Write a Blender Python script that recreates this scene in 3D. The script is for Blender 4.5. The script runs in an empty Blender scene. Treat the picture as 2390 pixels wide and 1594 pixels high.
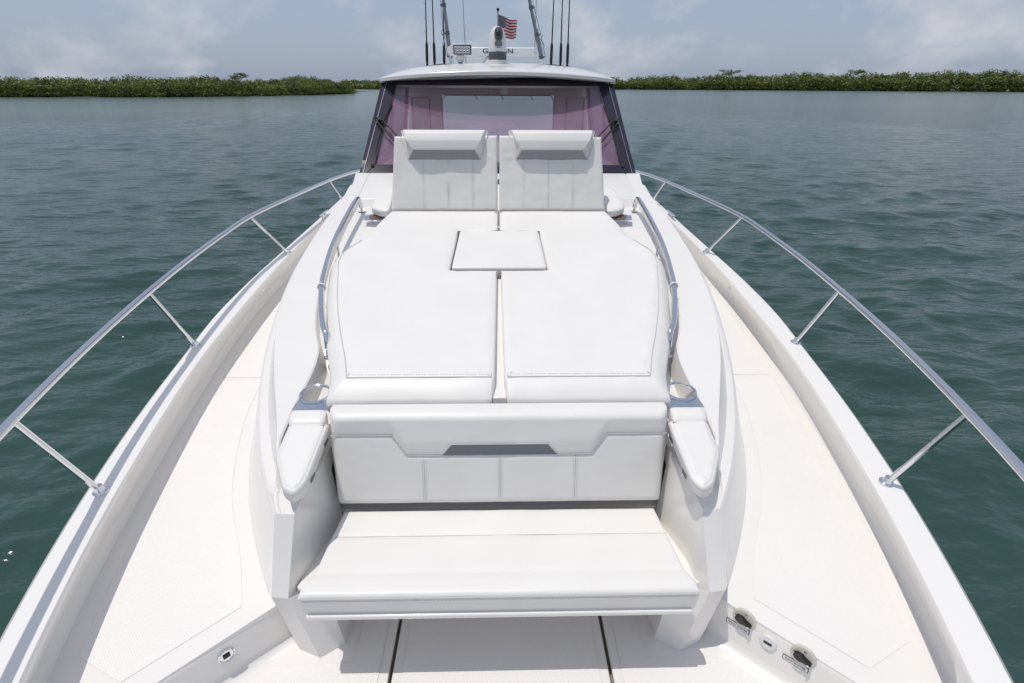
import bpy, bmesh, math, random
import numpy as np
from mathutils import Vector, Matrix, noise
random.seed(4); rng = np.random.default_rng(4)
scene = bpy.context.scene
COL = scene.collection
R = math.radians

# ------------------------------------------------------------------ camera, sky, sun
CAM = Vector((0, 0, 2.15))
pit, yaw, rol = R(24.74), R(1.44), R(0.31)
fw = Vector((math.sin(yaw)*math.cos(pit), math.cos(yaw)*math.cos(pit), -math.sin(pit)))
rt = Vector((math.cos(yaw), -math.sin(yaw), 0)); up = rt.cross(fw)
rt2 = rt*math.cos(rol) + up*math.sin(rol); up2 = -rt*math.sin(rol) + up*math.cos(rol)
cd = bpy.data.cameras.new('camera'); cam = bpy.data.objects.new('camera', cd); COL.objects.link(cam)
cam.matrix_world = Matrix(((rt2.x, up2.x, -fw.x, CAM.x), (rt2.y, up2.y, -fw.y, CAM.y), (rt2.z, up2.z, -fw.z, CAM.z), (0, 0, 0, 1)))
cd.sensor_width = 36; cd.lens = 1300/2390*36; cd.clip_start = .05; cd.clip_end = 9000
scene.camera = cam

SUN = Vector((-.23, -.07, 1)).normalized()
w = bpy.data.worlds.new('World'); scene.world = w; w.use_nodes = True
nt = w.node_tree; N = nt.nodes; K = nt.links; N.clear()
sky = N.new('ShaderNodeTexSky'); sky.sky_type = 'NISHITA'; sky.sun_disc = False
sky.sun_elevation = math.asin(SUN.z); sky.sun_rotation = math.atan2(SUN.x, SUN.y) % (2*math.pi)
sky.air_density = 1.0; sky.dust_density = 2.0; sky.ozone_density = 1.5
tc = N.new('ShaderNodeTexCoord'); mp = N.new('ShaderNodeMapping'); mp.inputs['Scale'].default_value = (1.25, 1.25, 2.0)
mp.inputs['Location'].default_value = (.35, .1, .2)
K.new(tc.outputs['Generated'], mp.inputs[0])
n1 = N.new('ShaderNodeTexNoise'); n1.inputs['Scale'].default_value = 4.2; n1.inputs['Detail'].default_value = 9; n1.inputs['Roughness'].default_value = .56; n1.inputs['Distortion'].default_value = .25
n2 = N.new('ShaderNodeTexNoise'); n2.inputs['Scale'].default_value = 14; n2.inputs['Detail'].default_value = 6
K.new(mp.outputs[0], n1.inputs[0]); K.new(mp.outputs[0], n2.inputs[0])
cr = N.new('ShaderNodeValToRGB'); cr.color_ramp.elements[0].position = .46; cr.color_ramp.elements[1].position = .64
K.new(n1.outputs['Fac'], cr.inputs[0])
cr.color_ramp.elements[1].color = (.85, .85, .85, 1)
cr2 = N.new('ShaderNodeValToRGB'); cr2.color_ramp.elements[0].color = (4.75, 5.1, 5.8, 1); cr2.color_ramp.elements[1].color = (6.7, 6.7, 7.1, 1)
cr2.color_ramp.elements[0].position = .3; cr2.color_ramp.elements[1].position = .72
K.new(n2.outputs['Fac'], cr2.inputs[0])
# the whole sky is thinly veiled: clear-sky colour mixed with a pale haze, then clouds
veil = N.new('ShaderNodeMix'); veil.data_type = 'RGBA'; veil.inputs[0].default_value = .62
veil.inputs[7].default_value = (4.0, 4.8, 6.5, 1)
K.new(sky.outputs[0], veil.inputs[6])
mx = N.new('ShaderNodeMix'); mx.data_type = 'RGBA'
K.new(cr.outputs[0], mx.inputs[0]); K.new(veil.outputs[2], mx.inputs[6]); K.new(cr2.outputs[0], mx.inputs[7])
bg = N.new('ShaderNodeBackground'); bg.inputs[1].default_value = .099
wo = N.new('ShaderNodeOutputWorld'); K.new(mx.outputs[2], bg.inputs[0]); K.new(bg.outputs[0], wo.inputs[0])

sd = bpy.data.lights.new('sun', 'SUN'); so = bpy.data.objects.new('sun', sd); COL.objects.link(so)
sd.energy = 2.4; sd.angle = R(.53); sd.color = (1, .955, .895)
so.rotation_euler = SUN.to_track_quat('Z', 'Y').to_euler()
scene.view_settings.view_transform = 'Standard'; scene.view_settings.look = 'None'
scene.view_settings.exposure = 0.0; scene.view_settings.gamma = 1; scene.view_settings.use_curve_mapping = False
scene.render.engine = 'CYCLES'
scene.cycles.max_bounces = 8; scene.cycles.transparent_max_bounces = 12

# ------------------------------------------------------------------ materials
def mat(name, col, rough=.5, metal=0, coat=0, bump=None, spec=.5, mottle=0, mscale=3, **kw):
    m = bpy.data.materials.new(name); m.use_nodes = True; t = m.node_tree; b = t.nodes['Principled BSDF']
    b.inputs['Base Color'].default_value = (*col, 1); b.inputs['Roughness'].default_value = rough
    b.inputs['Metallic'].default_value = metal; b.inputs['Coat Weight'].default_value = coat
    b.inputs['Coat Roughness'].default_value = .08
    b.inputs['Specular IOR Level'].default_value = spec
    co = t.nodes.new('ShaderNodeTexCoord')
    if mottle:
        n = t.nodes.new('ShaderNodeTexNoise'); n.inputs['Scale'].default_value = mscale; n.inputs['Detail'].default_value = 5
        t.links.new(co.outputs['Object'], n.inputs[0])
        r = t.nodes.new('ShaderNodeValToRGB'); r.color_ramp.elements[0].position = .3; r.color_ramp.elements[1].position = .7
        r.color_ramp.elements[0].color = (*[c*(1-mottle) for c in col], 1); r.color_ramp.elements[1].color = (*[min(1, c*(1+mottle*.4)) for c in col], 1)
        t.links.new(n.outputs['Fac'], r.inputs[0]); t.links.new(r.outputs[0], b.inputs['Base Color'])
    if bump:
        prev = None
        for (sc, st, dist, det) in bump:
            n = t.nodes.new('ShaderNodeTexNoise'); n.inputs['Scale'].default_value = sc; n.inputs['Detail'].default_value = det
            t.links.new(co.outputs['Object'], n.inputs[0])
            bp = t.nodes.new('ShaderNodeBump'); bp.inputs['Strength'].default_value = st; bp.inputs['Distance'].default_value = dist
            t.links.new(n.outputs['Fac'], bp.inputs['Height'])
            if prev: t.links.new(prev.outputs[0], bp.inputs['Normal'])
            prev = bp
        t.links.new(prev.outputs[0], b.inputs['Normal'])
    return m

M = {}
M['gel'] = mat('white_gelcoat', (.815, .79, .752), .22, coat=.35, bump=[(1.6, .04, .02, 1)], mottle=.035, mscale=2)
M['hull'] = mat('hull_gelcoat', (.815, .79, .752), .3, coat=.25)
M['vinyl'] = mat('white_vinyl', (.79, .768, .728), .44, bump=[(4, .14, .02, 3), (14, .10, .006, 2), (420, .10, .002, 2)], mottle=.03, mscale=4)
M['seam'] = mat('seam_cord', (.50, .50, .51), .6)
M['thread'] = mat('stitch_thread', (.56, .56, .57), .8)
M['inlay'] = mat('grey_vinyl', (.165, .172, .19), .5, bump=[(300, .2, .002, 2)])
M['inlay2'] = mat('pale_grey_vinyl', (.27, .275, .29), .5, bump=[(300, .2, .002, 2)])
M['steel'] = mat('polished_steel', (.72, .73, .76), .08, metal=1, bump=[(9, .05, .01, 2)])
M['dark'] = mat('dark_frame', (.022, .020, .036), .06, spec=.4)
M['black'] = mat('black_plastic', (.012, .012, .013), .35)
M['rubber'] = mat('black_rubber', (.02, .02, .02), .7)
M['cream'] = mat('cabin_liner', (.74, .70, .61), .6, bump=[(60, .2, .003, 2)])
M['plate'] = mat('white_plastic', (.74, .74, .74), .3, coat=.2)
M['greyp'] = mat('grey_plastic', (.10, .105, .12), .35)
M['beige'] = mat('beige_plastic', (.62, .58, .52), .35)
M['print'] = mat('print_black', (.02, .02, .025), .6)
M['blue'] = mat('print_blue', (.02, .10, .35), .5)
M['gap'] = mat('gutter_liner', (.26, .22, .17), .8)
M['bark'] = mat('mangrove_bark', (.10, .085, .07), .9, mottle=.3, mscale=4)
M['mud'] = mat('shore_mud', (.05, .045, .035), .9, mottle=.3, mscale=.3)
M['lens'] = mat('camera_lens', (.03, .03, .035), .05, coat=1)
M['mirror'] = mat('reflector', (.8, .8, .82), .12, metal=1)
M['chromeglass'] = mat('silver_window', (.45, .45, .46), .15, metal=.8)

def nonskid():
    m = mat('nonskid_deck', (.81, .785, .75), .5, mottle=.03, mscale=1.5)
    t = m.node_tree; b = t.nodes['Principled BSDF']
    co = t.nodes.new('ShaderNodeTexCoord')
    mp = t.nodes.new('ShaderNodeMapping'); mp.inputs['Rotation'].default_value = (0, 0, R(45)); t.links.new(co.outputs['Object'], mp.inputs[0])
    hs = []
    for ax in ('X', 'Y'):
        wv = t.nodes.new('ShaderNodeTexWave'); wv.bands_direction = ax; wv.inputs['Scale'].default_value = 38
        t.links.new(mp.outputs[0], wv.inputs[0]); hs.append(wv)
    mu = t.nodes.new('ShaderNodeMath'); mu.operation = 'MULTIPLY'
    t.links.new(hs[0].outputs['Fac'], mu.inputs[0]); t.links.new(hs[1].outputs['Fac'], mu.inputs[1])
    bp = t.nodes.new('ShaderNodeBump'); bp.inputs['Strength'].default_value = .5; bp.inputs['Distance'].default_value = .0015
    t.links.new(mu.outputs[0], bp.inputs['Height']); t.links.new(bp.outputs[0], b.inputs['Normal'])
    return m
M['nonskid'] = nonskid()

def glassmat(name, tint, haze_col, haze, gl=.12):
    m = bpy.data.materials.new(name); m.use_nodes = True; t = m.node_tree; t.nodes.clear()
    o = t.nodes.new('ShaderNodeOutputMaterial'); tr = t.nodes.new('ShaderNodeBsdfTransparent'); tr.inputs[0].default_value = (*tint, 1)
    df = t.nodes.new('ShaderNodeBsdfDiffuse'); df.inputs[0].default_value = (*haze_col, 1)
    g = t.nodes.new('ShaderNodeBsdfGlossy'); g.inputs['Roughness'].default_value = .02; g.inputs[0].default_value = (.9, .85, .95, 1)
    lw = t.nodes.new('ShaderNodeLayerWeight'); lw.inputs[0].default_value = .5
    pw = t.nodes.new('ShaderNodeMath'); pw.operation = 'POWER'; pw.inputs[1].default_value = 4.5; t.links.new(lw.outputs['Facing'], pw.inputs[0])
    fr = t.nodes.new('ShaderNodeMath'); fr.operation = 'MULTIPLY_ADD'; fr.inputs[1].default_value = .9; fr.inputs[2].default_value = .03; t.links.new(pw.outputs[0], fr.inputs[0])
    m1 = t.nodes.new('ShaderNodeMixShader'); m2 = t.nodes.new('ShaderNodeMixShader')
    co = t.nodes.new('ShaderNodeTexCoord'); n = t.nodes.new('ShaderNodeTexNoise'); n.inputs['Scale'].default_value = 1.6; n.inputs['Detail'].default_value = 4
    mr = t.nodes.new('ShaderNodeMapRange'); mr.inputs[1].default_value = .3; mr.inputs[2].default_value = .7
    mr.inputs[3].default_value = haze*.7; mr.inputs[4].default_value = haze*1.3
    t.links.new(co.outputs['Object'], n.inputs[0]); t.links.new(n.outputs['Fac'], mr.inputs[0]); t.links.new(mr.outputs[0], m1.inputs[0])
    t.links.new(tr.outputs[0], m1.inputs[1]); t.links.new(df.outputs[0], m1.inputs[2])
    t.links.new(fr.outputs[0], m2.inputs[0]); t.links.new(m1.outputs[0], m2.inputs[1]); t.links.new(g.outputs[0], m2.inputs[2])
    t.links.new(m2.outputs[0], o.inputs[0]); return m
M['ws'] = glassmat('coated_windscreen_glass', (.85, .90, .89), (.68, .37, .57), .155)
M['glass'] = glassmat('side_glass', (.62, .68, .68), (.4, .3, .4), .06)

def leafmat(name, a, b):
    m = bpy.data.materials.new(name); m.use_nodes = True; t = m.node_tree; p = t.nodes['Principled BSDF']
    p.inputs['Roughness'].default_value = .55
    gi = t.nodes.new('ShaderNodeNewGeometry'); r = t.nodes.new('ShaderNodeValToRGB')
    r.color_ramp.elements[0].color = (*a, 1); r.color_ramp.elements[1].color = (*b, 1)
    co = t.nodes.new('ShaderNodeTexCoord'); nn = t.nodes.new('ShaderNodeTexNoise'); nn.inputs['Scale'].default_value = .22; nn.inputs['Detail'].default_value = 3
    t.links.new(co.outputs['Object'], nn.inputs[0]); ma = t.nodes.new('ShaderNodeMath'); ma.operation = 'MULTIPLY_ADD'; ma.inputs[1].default_value = .55
    m2 = t.nodes.new('ShaderNodeMapRange'); m2.inputs[1].default_value = .32; m2.inputs[2].default_value = .68; m2.inputs[3].default_value = -.1; m2.inputs[4].default_value = .55
    t.links.new(nn.outputs['Fac'], m2.inputs[0]); t.links.new(gi.outputs['Random Per Island'], ma.inputs[0]); t.links.new(m2.outputs[0], ma.inputs[2]); t.links.new(ma.outputs[0], r.inputs[0]); t.links.new(r.outputs[0], p.inputs['Base Color'])
    tl = t.nodes.new('ShaderNodeBsdfTranslucent'); t.links.new(r.outputs[0], tl.inputs[0])
    ms = t.nodes.new('ShaderNodeMixShader'); ms.inputs[0].default_value = .25
    t.links.new(p.outputs[0], ms.inputs[1]); t.links.new(tl.outputs[0], ms.inputs[2]); t.links.new(ms.outputs[0], t.nodes['Material Output'].inputs[0])
    return m
M['leaf'] = leafmat('mangrove_leaf', (.046, .066, .014), (.21, .24, .042))

def watermat():
    m = bpy.data.materials.new('sea_water'); m.use_nodes = True; t = m.node_tree; p = t.nodes['Principled BSDF']
    p.inputs['Roughness'].default_value = .12; p.inputs['IOR'].default_value = 1.33
    co = t.nodes.new('ShaderNodeTexCoord')
    n0 = t.nodes.new('ShaderNodeTexNoise'); n0.inputs['Scale'].default_value = .02; n0.inputs['Detail'].default_value = 3
    t.links.new(co.outputs['Object'], n0.inputs[0])
    r = t.nodes.new('ShaderNodeValToRGB'); r.color_ramp.elements[0].position = .35; r.color_ramp.elements[1].position = .65
    r.color_ramp.elements[0].color = (.022, .057, .047, 1); r.color_ramp.elements[1].color = (.036, .085, .070, 1)
    t.links.new(n0.outputs['Fac'], r.inputs[0])
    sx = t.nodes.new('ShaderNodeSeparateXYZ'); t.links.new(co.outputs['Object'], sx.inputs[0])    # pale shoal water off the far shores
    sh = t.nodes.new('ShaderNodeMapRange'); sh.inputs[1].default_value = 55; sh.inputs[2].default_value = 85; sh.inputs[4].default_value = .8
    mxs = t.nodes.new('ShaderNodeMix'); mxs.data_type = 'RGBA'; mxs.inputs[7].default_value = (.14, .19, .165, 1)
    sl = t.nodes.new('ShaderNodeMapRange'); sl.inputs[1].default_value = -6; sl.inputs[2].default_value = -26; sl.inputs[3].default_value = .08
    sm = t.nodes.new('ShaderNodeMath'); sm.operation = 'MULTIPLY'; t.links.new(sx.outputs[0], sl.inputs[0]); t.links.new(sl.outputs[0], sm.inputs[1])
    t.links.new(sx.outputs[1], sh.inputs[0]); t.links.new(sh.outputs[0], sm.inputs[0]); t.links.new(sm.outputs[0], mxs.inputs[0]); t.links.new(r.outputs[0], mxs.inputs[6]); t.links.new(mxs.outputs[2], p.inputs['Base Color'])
    prev = None
    for sc, st, ds, stretch in ((.6, .6, .20, 3.0), (1.9, .9, .12, 2.8), (4.6, .95, .050, 2.3), (12, .8, .016, 1.8), (30, .4, .003, 1.2)):
        mp = t.nodes.new('ShaderNodeMapping'); mp.inputs['Scale'].default_value = (1/stretch, 1, 1); mp.inputs['Rotation'].default_value = (0, 0, R(8+sc))
        t.links.new(co.outputs['Object'], mp.inputs[0])
        n = t.nodes.new('ShaderNodeTexNoise'); n.inputs['Scale'].default_value = sc; n.inputs['Detail'].default_value = 2; n.inputs['Distortion'].default_value = .15
        t.links.new(mp.outputs[0], n.inputs[0])
        bp = t.nodes.new('ShaderNodeBump'); bp.inputs['Strength'].default_value = st; bp.inputs['Distance'].default_value = ds
        t.links.new(n.outputs['Fac'], bp.inputs['Height'])
        if prev: t.links.new(prev.outputs[0], bp.inputs['Normal'])
        prev = bp
    t.links.new(prev.outputs[0], p.inputs['Normal'])
    return m
M['water'] = watermat()

def flagmat():
    m = bpy.data.materials.new('flag_cloth'); m.use_nodes = True; t = m.node_tree; p = t.nodes['Principled BSDF']; p.inputs['Roughness'].default_value = .8
    uv = t.nodes.new('ShaderNodeUVMap'); uv.uv_map = 'uv'
    sp = t.nodes.new('ShaderNodeSeparateXYZ'); t.links.new(uv.outputs[0], sp.inputs[0])
    def mt(op, a, b=None):
        n = t.nodes.new('ShaderNodeMath'); n.operation = op
        for i, v in enumerate((a, b)):
            if v is None: continue
            if isinstance(v, (int, float)): n.inputs[i].default_value = v
            else: t.links.new(v, n.inputs[i])
        return n.outputs[0]
    u, v = sp.outputs[0], sp.outputs[1]
    st = mt('LESS_THAN', mt('MODULO', mt('FLOOR', mt('MULTIPLY', v, 13)), 2), .5)    # red on even stripes
    can = mt('MULTIPLY', mt('LESS_THAN', u, .40), mt('GREATER_THAN', v, 6/13))
    # staggered rows of star dots
    a = mt('MULTIPLY', u, 11/.40); b = mt('MULTIPLY', mt('SUBTRACT', v, 6/13), 9*13/7)
    chk = mt('LESS_THAN', mt('MODULO', mt('ADD', mt('FLOOR', a), mt('FLOOR', b)), 2), .5)
    fa = mt('SUBTRACT', mt('FRACT', a), .5); fb = mt('SUBTRACT', mt('FRACT', b), .5)
    dd = mt('LESS_THAN', mt('ADD', mt('MULTIPLY', fa, fa), mt('MULTIPLY', fb, fb)), .16)
    star = mt('MULTIPLY', chk, dd)
    def mixc(f, c1, c2):
        n = t.nodes.new('ShaderNodeMix'); n.data_type = 'RGBA'; t.links.new(f, n.inputs[0])
        for i, c in ((6, c1), (7, c2)):
            if isinstance(c, tuple): n.inputs[i].default_value = (*c, 1)
            else: t.links.new(c, n.inputs[i])
        return n.outputs[2]
    s = mixc(st, (.75, .74, .74), (.48, .012, .035)); c = mixc(star, (.018, .025, .10), (.7, .7, .72)); f = mixc(can, s, c)
    t.links.new(f, p.inputs['Base Color'])
    tl = t.nodes.new('ShaderNodeBsdfTranslucent'); t.links.new(f, tl.inputs[0]); ms = t.nodes.new('ShaderNodeMixShader'); ms.inputs[0].default_value = .35
    t.links.new(p.outputs[0], ms.inputs[1]); t.links.new(tl.outputs[0], ms.inputs[2]); t.links.new(ms.outputs[0], t.nodes['Material Output'].inputs[0])
    return m
M['flag'] = flagmat()

# ------------------------------------------------------------------ object helpers
def tag(o, label=None, cat=None, group=None, kind=None):
    if label: o['label'] = label
    if cat: o['category'] = cat
    if group: o['group'] = group
    if kind: o['kind'] = kind
    return o
def empty(name, label, cat, loc=(0, 0, 0), group=None):
    o = bpy.data.objects.new(name, None); COL.objects.link(o); o.location = loc; o.empty_display_size = .1
    return tag(o, label, cat, group)
def mk(name, vf, m, parent=None, smooth=35, bevel=0, seg=2, bang=28, loc=None):
    v, f = vf
    me = bpy.data.meshes.new(name); me.from_pydata([tuple(p) for p in v], [], f)
    me.materials.append(M[m] if isinstance(m, str) else m)
    bm = bmesh.new(); bm.from_mesh(me); bmesh.ops.remove_doubles(bm, verts=bm.verts, dist=1e-5)
    bmesh.ops.recalc_face_normals(bm, faces=bm.faces); bm.to_mesh(me); bm.free()
    me.shade_smooth(); me.set_sharp_from_angle(angle=R(smooth))
    o = bpy.data.objects.new(name, me); COL.objects.link(o)
    if parent:
        o.parent = parent
        if parent.type == 'EMPTY': o.location = -parent.location
    if bevel:
        b = o.modifiers.new('bevel', 'BEVEL'); b.width = bevel; b.segments = seg; b.limit_method = 'ANGLE'; b.angle_limit = R(bang); b.use_clamp_overlap = True
        b.harden_normals = False
    return o
def join(*vfs):
    V, F = [], []
    for v, f in vfs:
        n = len(V); V += [tuple(p) for p in v]; F += [tuple(i+n for i in q) for q in f]
    return V, F
def box(x0, x1, y0, y1, z0, z1):
    v = [(x, y, z) for z in (z0, z1) for y in (y0, y1) for x in (x0, x1)]
    return v, [(0, 2, 3, 1), (4, 5, 7, 6), (0, 1, 5, 4), (2, 6, 7, 3), (0, 4, 6, 2), (1, 3, 7, 5)]
def prism(pts, n):               # closed polygon swept by vector n
    n = Vector(n); k = len(pts); a = [Vector(p) for p in pts]
    v = a + [p+n for p in a]
    return v, [tuple(range(k))[::-1], tuple(range(k, 2*k))] + [(i, (i+1) % k, k+(i+1) % k, k+i) for i in range(k)]
def hexa(b, t):                  # bottom quad, top quad
    return list(b)+list(t), [(3, 2, 1, 0), (4, 5, 6, 7)] + [(i, (i+1) % 4, 4+(i+1) % 4, 4+i) for i in range(4)]
def tube(pts, r, n=10, cap=True, closed=False):
    P = [Vector(p) for p in pts]; k = len(P); rr = r if isinstance(r, (list, tuple)) else [r]*k
    V, F = [], []; ref = None
    for i, p in enumerate(P):
        if closed: t = (P[(i+1) % k]-P[i-1]).normalized()
        else: t = (P[min(i+1, k-1)]-P[max(i-1, 0)]).normalized()
        if ref is None:
            ref = t.orthogonal().normalized()
        ref = (ref - t*ref.dot(t)).normalized(); b = t.cross(ref)
        for j in range(n):
            a = 2*math.pi*j/n; V.append(p+(ref*math.cos(a)+b*math.sin(a))*rr[i])
    for i in range(k if closed else k-1):
        i2 = (i+1) % k
        for j in range(n): F.append((i*n+j, i*n+(j+1) % n, i2*n+(j+1) % n, i2*n+j))
    if cap and not closed: F += [tuple(range(n))[::-1], tuple(range((k-1)*n, k*n))]
    return V, F
def cr_path(pts, n=8):           # Catmull-Rom
    P = [Vector(p) for p in pts]; P = [P[0]*2-P[1]]+P+[P[-1]*2-P[-2]]; out = []
    for i in range(1, len(P)-2):
        a, b, c, d = P[i-1], P[i], P[i+1], P[i+2]
        for j in range(n):
            t = j/n; out.append(.5*((2*b)+(c-a)*t+(2*a-5*b+4*c-d)*t*t+(3*b-a-3*c+d)*t**3))
    out.append(P[-2]); return out
def lathe(prof, c=(0, 0, 0), n=24, axis=(0, 0, 1), sx=1, sy=1):
    ax = Vector(axis).normalized(); q = Vector((0, 0, 1)).rotation_difference(ax); V, F = [], []
    for r, z in prof:
        for j in range(n):
            a = 2*math.pi*j/n; V.append(Vector(c)+q @ Vector((r*math.cos(a)*sx, r*math.sin(a)*sy, z)))
    k = len(prof)
    for i in range(k-1):
        for j in range(n): F.append((i*n+j, i*n+(j+1) % n, (i+1)*n+(j+1) % n, (i+1)*n+j))
    F += [tuple(range(n))[::-1], tuple(range((k-1)*n, k*n))]
    return V, F
def mirror(vf): return [(-p[0], p[1], p[2]) for p in vf[0]], [tuple(reversed(f)) for f in vf[1]]
def sheet(rows):
    n = len(rows[0]); V = [p for r in rows for p in r]; F = []
    for i in range(len(rows)-1):
        for j in range(n-1): F.append((i*n+j, i*n+j+1, (i+1)*n+j+1, (i+1)*n+j))
    return V, F
def ip(tab):
    xs = [a for a, b in tab]; ys = [b for a, b in tab]
    return lambda y: float(np.interp(y, xs, ys))
def smooth_ip(tab):              # cubic through the points (monotone x)
    xs = np.array([a for a, b in tab], float); ys = np.array([b for a, b in tab], float)
    m = np.gradient(ys, xs)
    def f(x):
        x = min(max(x, xs[0]), xs[-1]); i = int(min(max(np.searchsorted(xs, x)-1, 0), len(xs)-2)); h = xs[i+1]-xs[i]; t = (x-xs[i])/h
        return float((2*t**3-3*t*t+1)*ys[i]+(t**3-2*t*t+t)*h*m[i]+(-2*t**3+3*t*t)*ys[i+1]+(t**3-t*t)*h*m[i+1])
    return f
def poly_ip(tab, deg):
    xs = np.array([a for a, b in tab], float); c = np.polyfit(xs, [b for a, b in tab], deg)
    return lambda x: float(np.polyval(c, min(max(x, xs[0]), xs[-1])))
def area(p): return .5*sum(p[i-1][0]*p[i][1]-p[i][0]*p[i-1][1] for i in range(len(p)))
def round_poly(pts, rad, n=5, seg=.05):
    if area(pts) < 0: pts = pts[::-1]; rad = rad[::-1] if isinstance(rad, list) else rad
    k = len(pts); out = []
    for i in range(k):
        a, b, c = Vector(pts[i-1]), Vector(pts[i]), Vector(pts[(i+1) % k]); r = rad[i] if isinstance(rad, list) else rad
        d1, d2 = (a-b), (c-b); r = min(r, d1.length*.45, d2.length*.45)
        p, q = b+d1.normalized()*r, b+d2.normalized()*r
        for j in range(n+1):
            t = j/n; out.append((1-t)**2*p+2*t*(1-t)*b+t*t*q)
    res = []
    for i in range(len(out)):
        a, b = out[i], out[(i+1) % len(out)]; m = max(1, int((b-a).length/seg))
        for j in range(m): res.append(a.lerp(b, j/m))
    return res
def inset(P, d):
    k = len(P); out = []
    for i in range(k):
        a, b, c = P[i-1], P[i], P[(i+1) % k]
        e1 = (b-a); e2 = (c-b)
        if e1.length < 1e-9 or e2.length < 1e-9: out.append(b.copy()); continue
        n1 = Vector((-e1.y, e1.x)).normalized(); n2 = Vector((-e2.y, e2.x)).normalized(); m = n1+n2
        m = m/max(.35, m.dot(n1)) if m.length > 1e-6 else n1
        out.append(b+m*d)
    return out
def cushion(name, P, F3, t, r, m='vinyl', parent=None, puff=.004, wob=.0015, seed=0, inner=3.0):
    rings = [(.35*r, 0), (0, .35*r), (0, max(t-r, .4*r))]
    for k in range(1, 6):
        a = k/5*math.pi/2; rings.append((r*(1-math.cos(a)), t-r+r*math.sin(a)))
    rings.append((r*1.1, t+puff*.4)); rings.append((r*1.25, t+puff))
    V, F = [], []; k = len(P)
    for ri, (d, h) in enumerate(rings):
        Q = inset(P, d)
        for q in Q:
            nz = noise.noise(Vector((q.x*9+seed*7, q.y*9, h*6)))*wob if ri > 1 else 0
            V.append(F3(q.x, q.y, h+nz))
    for i in range(len(rings)-1):
        for j in range(k): F.append((i*k+j, i*k+(j+1) % k, (i+1)*k+(j+1) % k, (i+1)*k+j))
    F.append(tuple(range(k))[::-1])
    from mathutils.geometry import delaunay_2d_cdt
    inner_ = [Vector((q.x, q.y)) for q in Q]; xs = [q.x for q in Q]; yy = [q.y for q in Q]; pts = list(inner_)
    for a in np.arange(min(xs)+.01, max(xs), .02):
        for b in np.arange(min(yy)+.01, max(yy), .02): pts.append(Vector((float(a), float(b))))
    vo, _, fo, ov, _, _ = delaunay_2d_cdt(pts, [(i, (i+1) % k) for i in range(k)], [list(range(k))], 1, 1e-5)
    b0 = len(V)
    for i, p in enumerate(vo):
        rim = any(o < k for o in ov[i])
        V.append(F3(p.x, p.y, h+(noise.noise(Vector((p.x*9+seed*7, p.y*9, h*6)))*wob if rim else .0006+.0018*noise.noise(Vector((p.x*9+seed, p.y*9, 2))))))
    F += [tuple(b0+i for i in f) for f in fo]
    return mk(name, (V, F), m, parent, smooth=60)
def pillow(name, W, H, t, r, F3, extra=None, m='vinyl', parent=None, nu=40, nv=16, wob=.0015, seed=0):
    """rounded slab on a grid: F3(u in 0..1, v in 0..1, h) -> world; W, H are real sizes"""
    def ax(L, n):
        a = [0, 0]+[r*(1-math.cos(k/5*math.pi/2))/L for k in range(1, 6)]
        lo = a[-1]; mid = [lo+(1-2*lo)*i/n for i in range(1, n)]
        return a+mid+[1-x for x in a[::-1]]
    U, Vv = ax(W, nu), ax(H, nv); nU, nV = len(U), len(Vv); rows = []
    for j, v in enumerate(Vv):
        row = []
        for i, u in enumerate(U):
            du = min(u, 1-u)*W; dv = min(v, 1-v)*H
            hu = t-r+math.sqrt(max(0, r*r-(r-min(du, r))**2)); hv = t-r+math.sqrt(max(0, r*r-(r-min(dv, r))**2))
            h = t-math.hypot(t-hu, t-hv)
            if extra: h += extra(u, v)*min(1, du/r)*min(1, dv/r)
            h += noise.noise(Vector((u*W*6+seed*5, v*H*6, seed)))*wob + noise.noise(Vector((u*W*22, v*H*22, seed+9)))*wob*.35
            if i in (0, nU-1) or j in (0, nV-1): h = 0
            row.append(F3(u, v, h))
        rows.append(row)
    Vx, Fx = sheet(rows)
    loop = [i for i in range(nU)]+[j*nU+nU-1 for j in range(1, nV)]+[(nV-1)*nU+i for i in range(nU-2, -1, -1)]+[j*nU for j in range(nV-2, 0, -1)]
    Fx.append(tuple(loop))
    return mk(name, (Vx, Fx), m, parent, smooth=50)
def stitches(pts, parent, dash=.008, gap=.005, r=.0009, name='stitching', m='thread'):
    P = [Vector(p) for p in pts]; vfs = []
    for a, b in zip(P[:-1], P[1:]):
        L = (b-a).length; n = max(1, int(L/(dash+gap)))
        for i in range(n):
            s = a.lerp(b, (i*(dash+gap))/L); e = a.lerp(b, min(1, (i*(dash+gap)+dash)/L))
            vfs.append(tube([s, e], r, 4))
    return tag(mk(name, join(*vfs), m, parent), kind='stuff')
def piping(pts, parent, r=.0028, name='piping', m='seam'): return mk(name, tube(pts, r, 6), m, parent)
def text(name, s, size, ext, frame, m, parent, align='CENTER', squash=1):
    c = bpy.data.curves.new(name, 'FONT'); c.body = s; c.size = size; c.extrude = ext; c.align_x = align; c.align_y = 'CENTER'
    o = bpy.data.objects.new(name, c); COL.objects.link(o); bpy.context.view_layer.update()
    me = bpy.data.meshes.new_from_object(o.evaluated_get(bpy.context.evaluated_depsgraph_get()))
    bpy.data.objects.remove(o); me.transform(Matrix.Diagonal((squash, 1, 1, 1))); me.transform(frame)
    me.materials.clear(); me.materials.append(M[m]); t = bpy.data.objects.new(name, me); COL.objects.link(t)
    if parent:
        t.parent = parent
        if parent.type == 'EMPTY': t.location = -parent.location
    return t
def frame_at(o, x, y):           # matrix with local x, y axes and origin
    x = Vector(x).normalized(); y = Vector(y); y = (y-x*y.dot(x)).normalized(); z = x.cross(y)
    return Matrix(((x.x, y.x, z.x, o[0]), (x.y, y.y, z.y, o[1]), (x.z, y.z, z.z, o[2]), (0, 0, 0, 1)))

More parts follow.
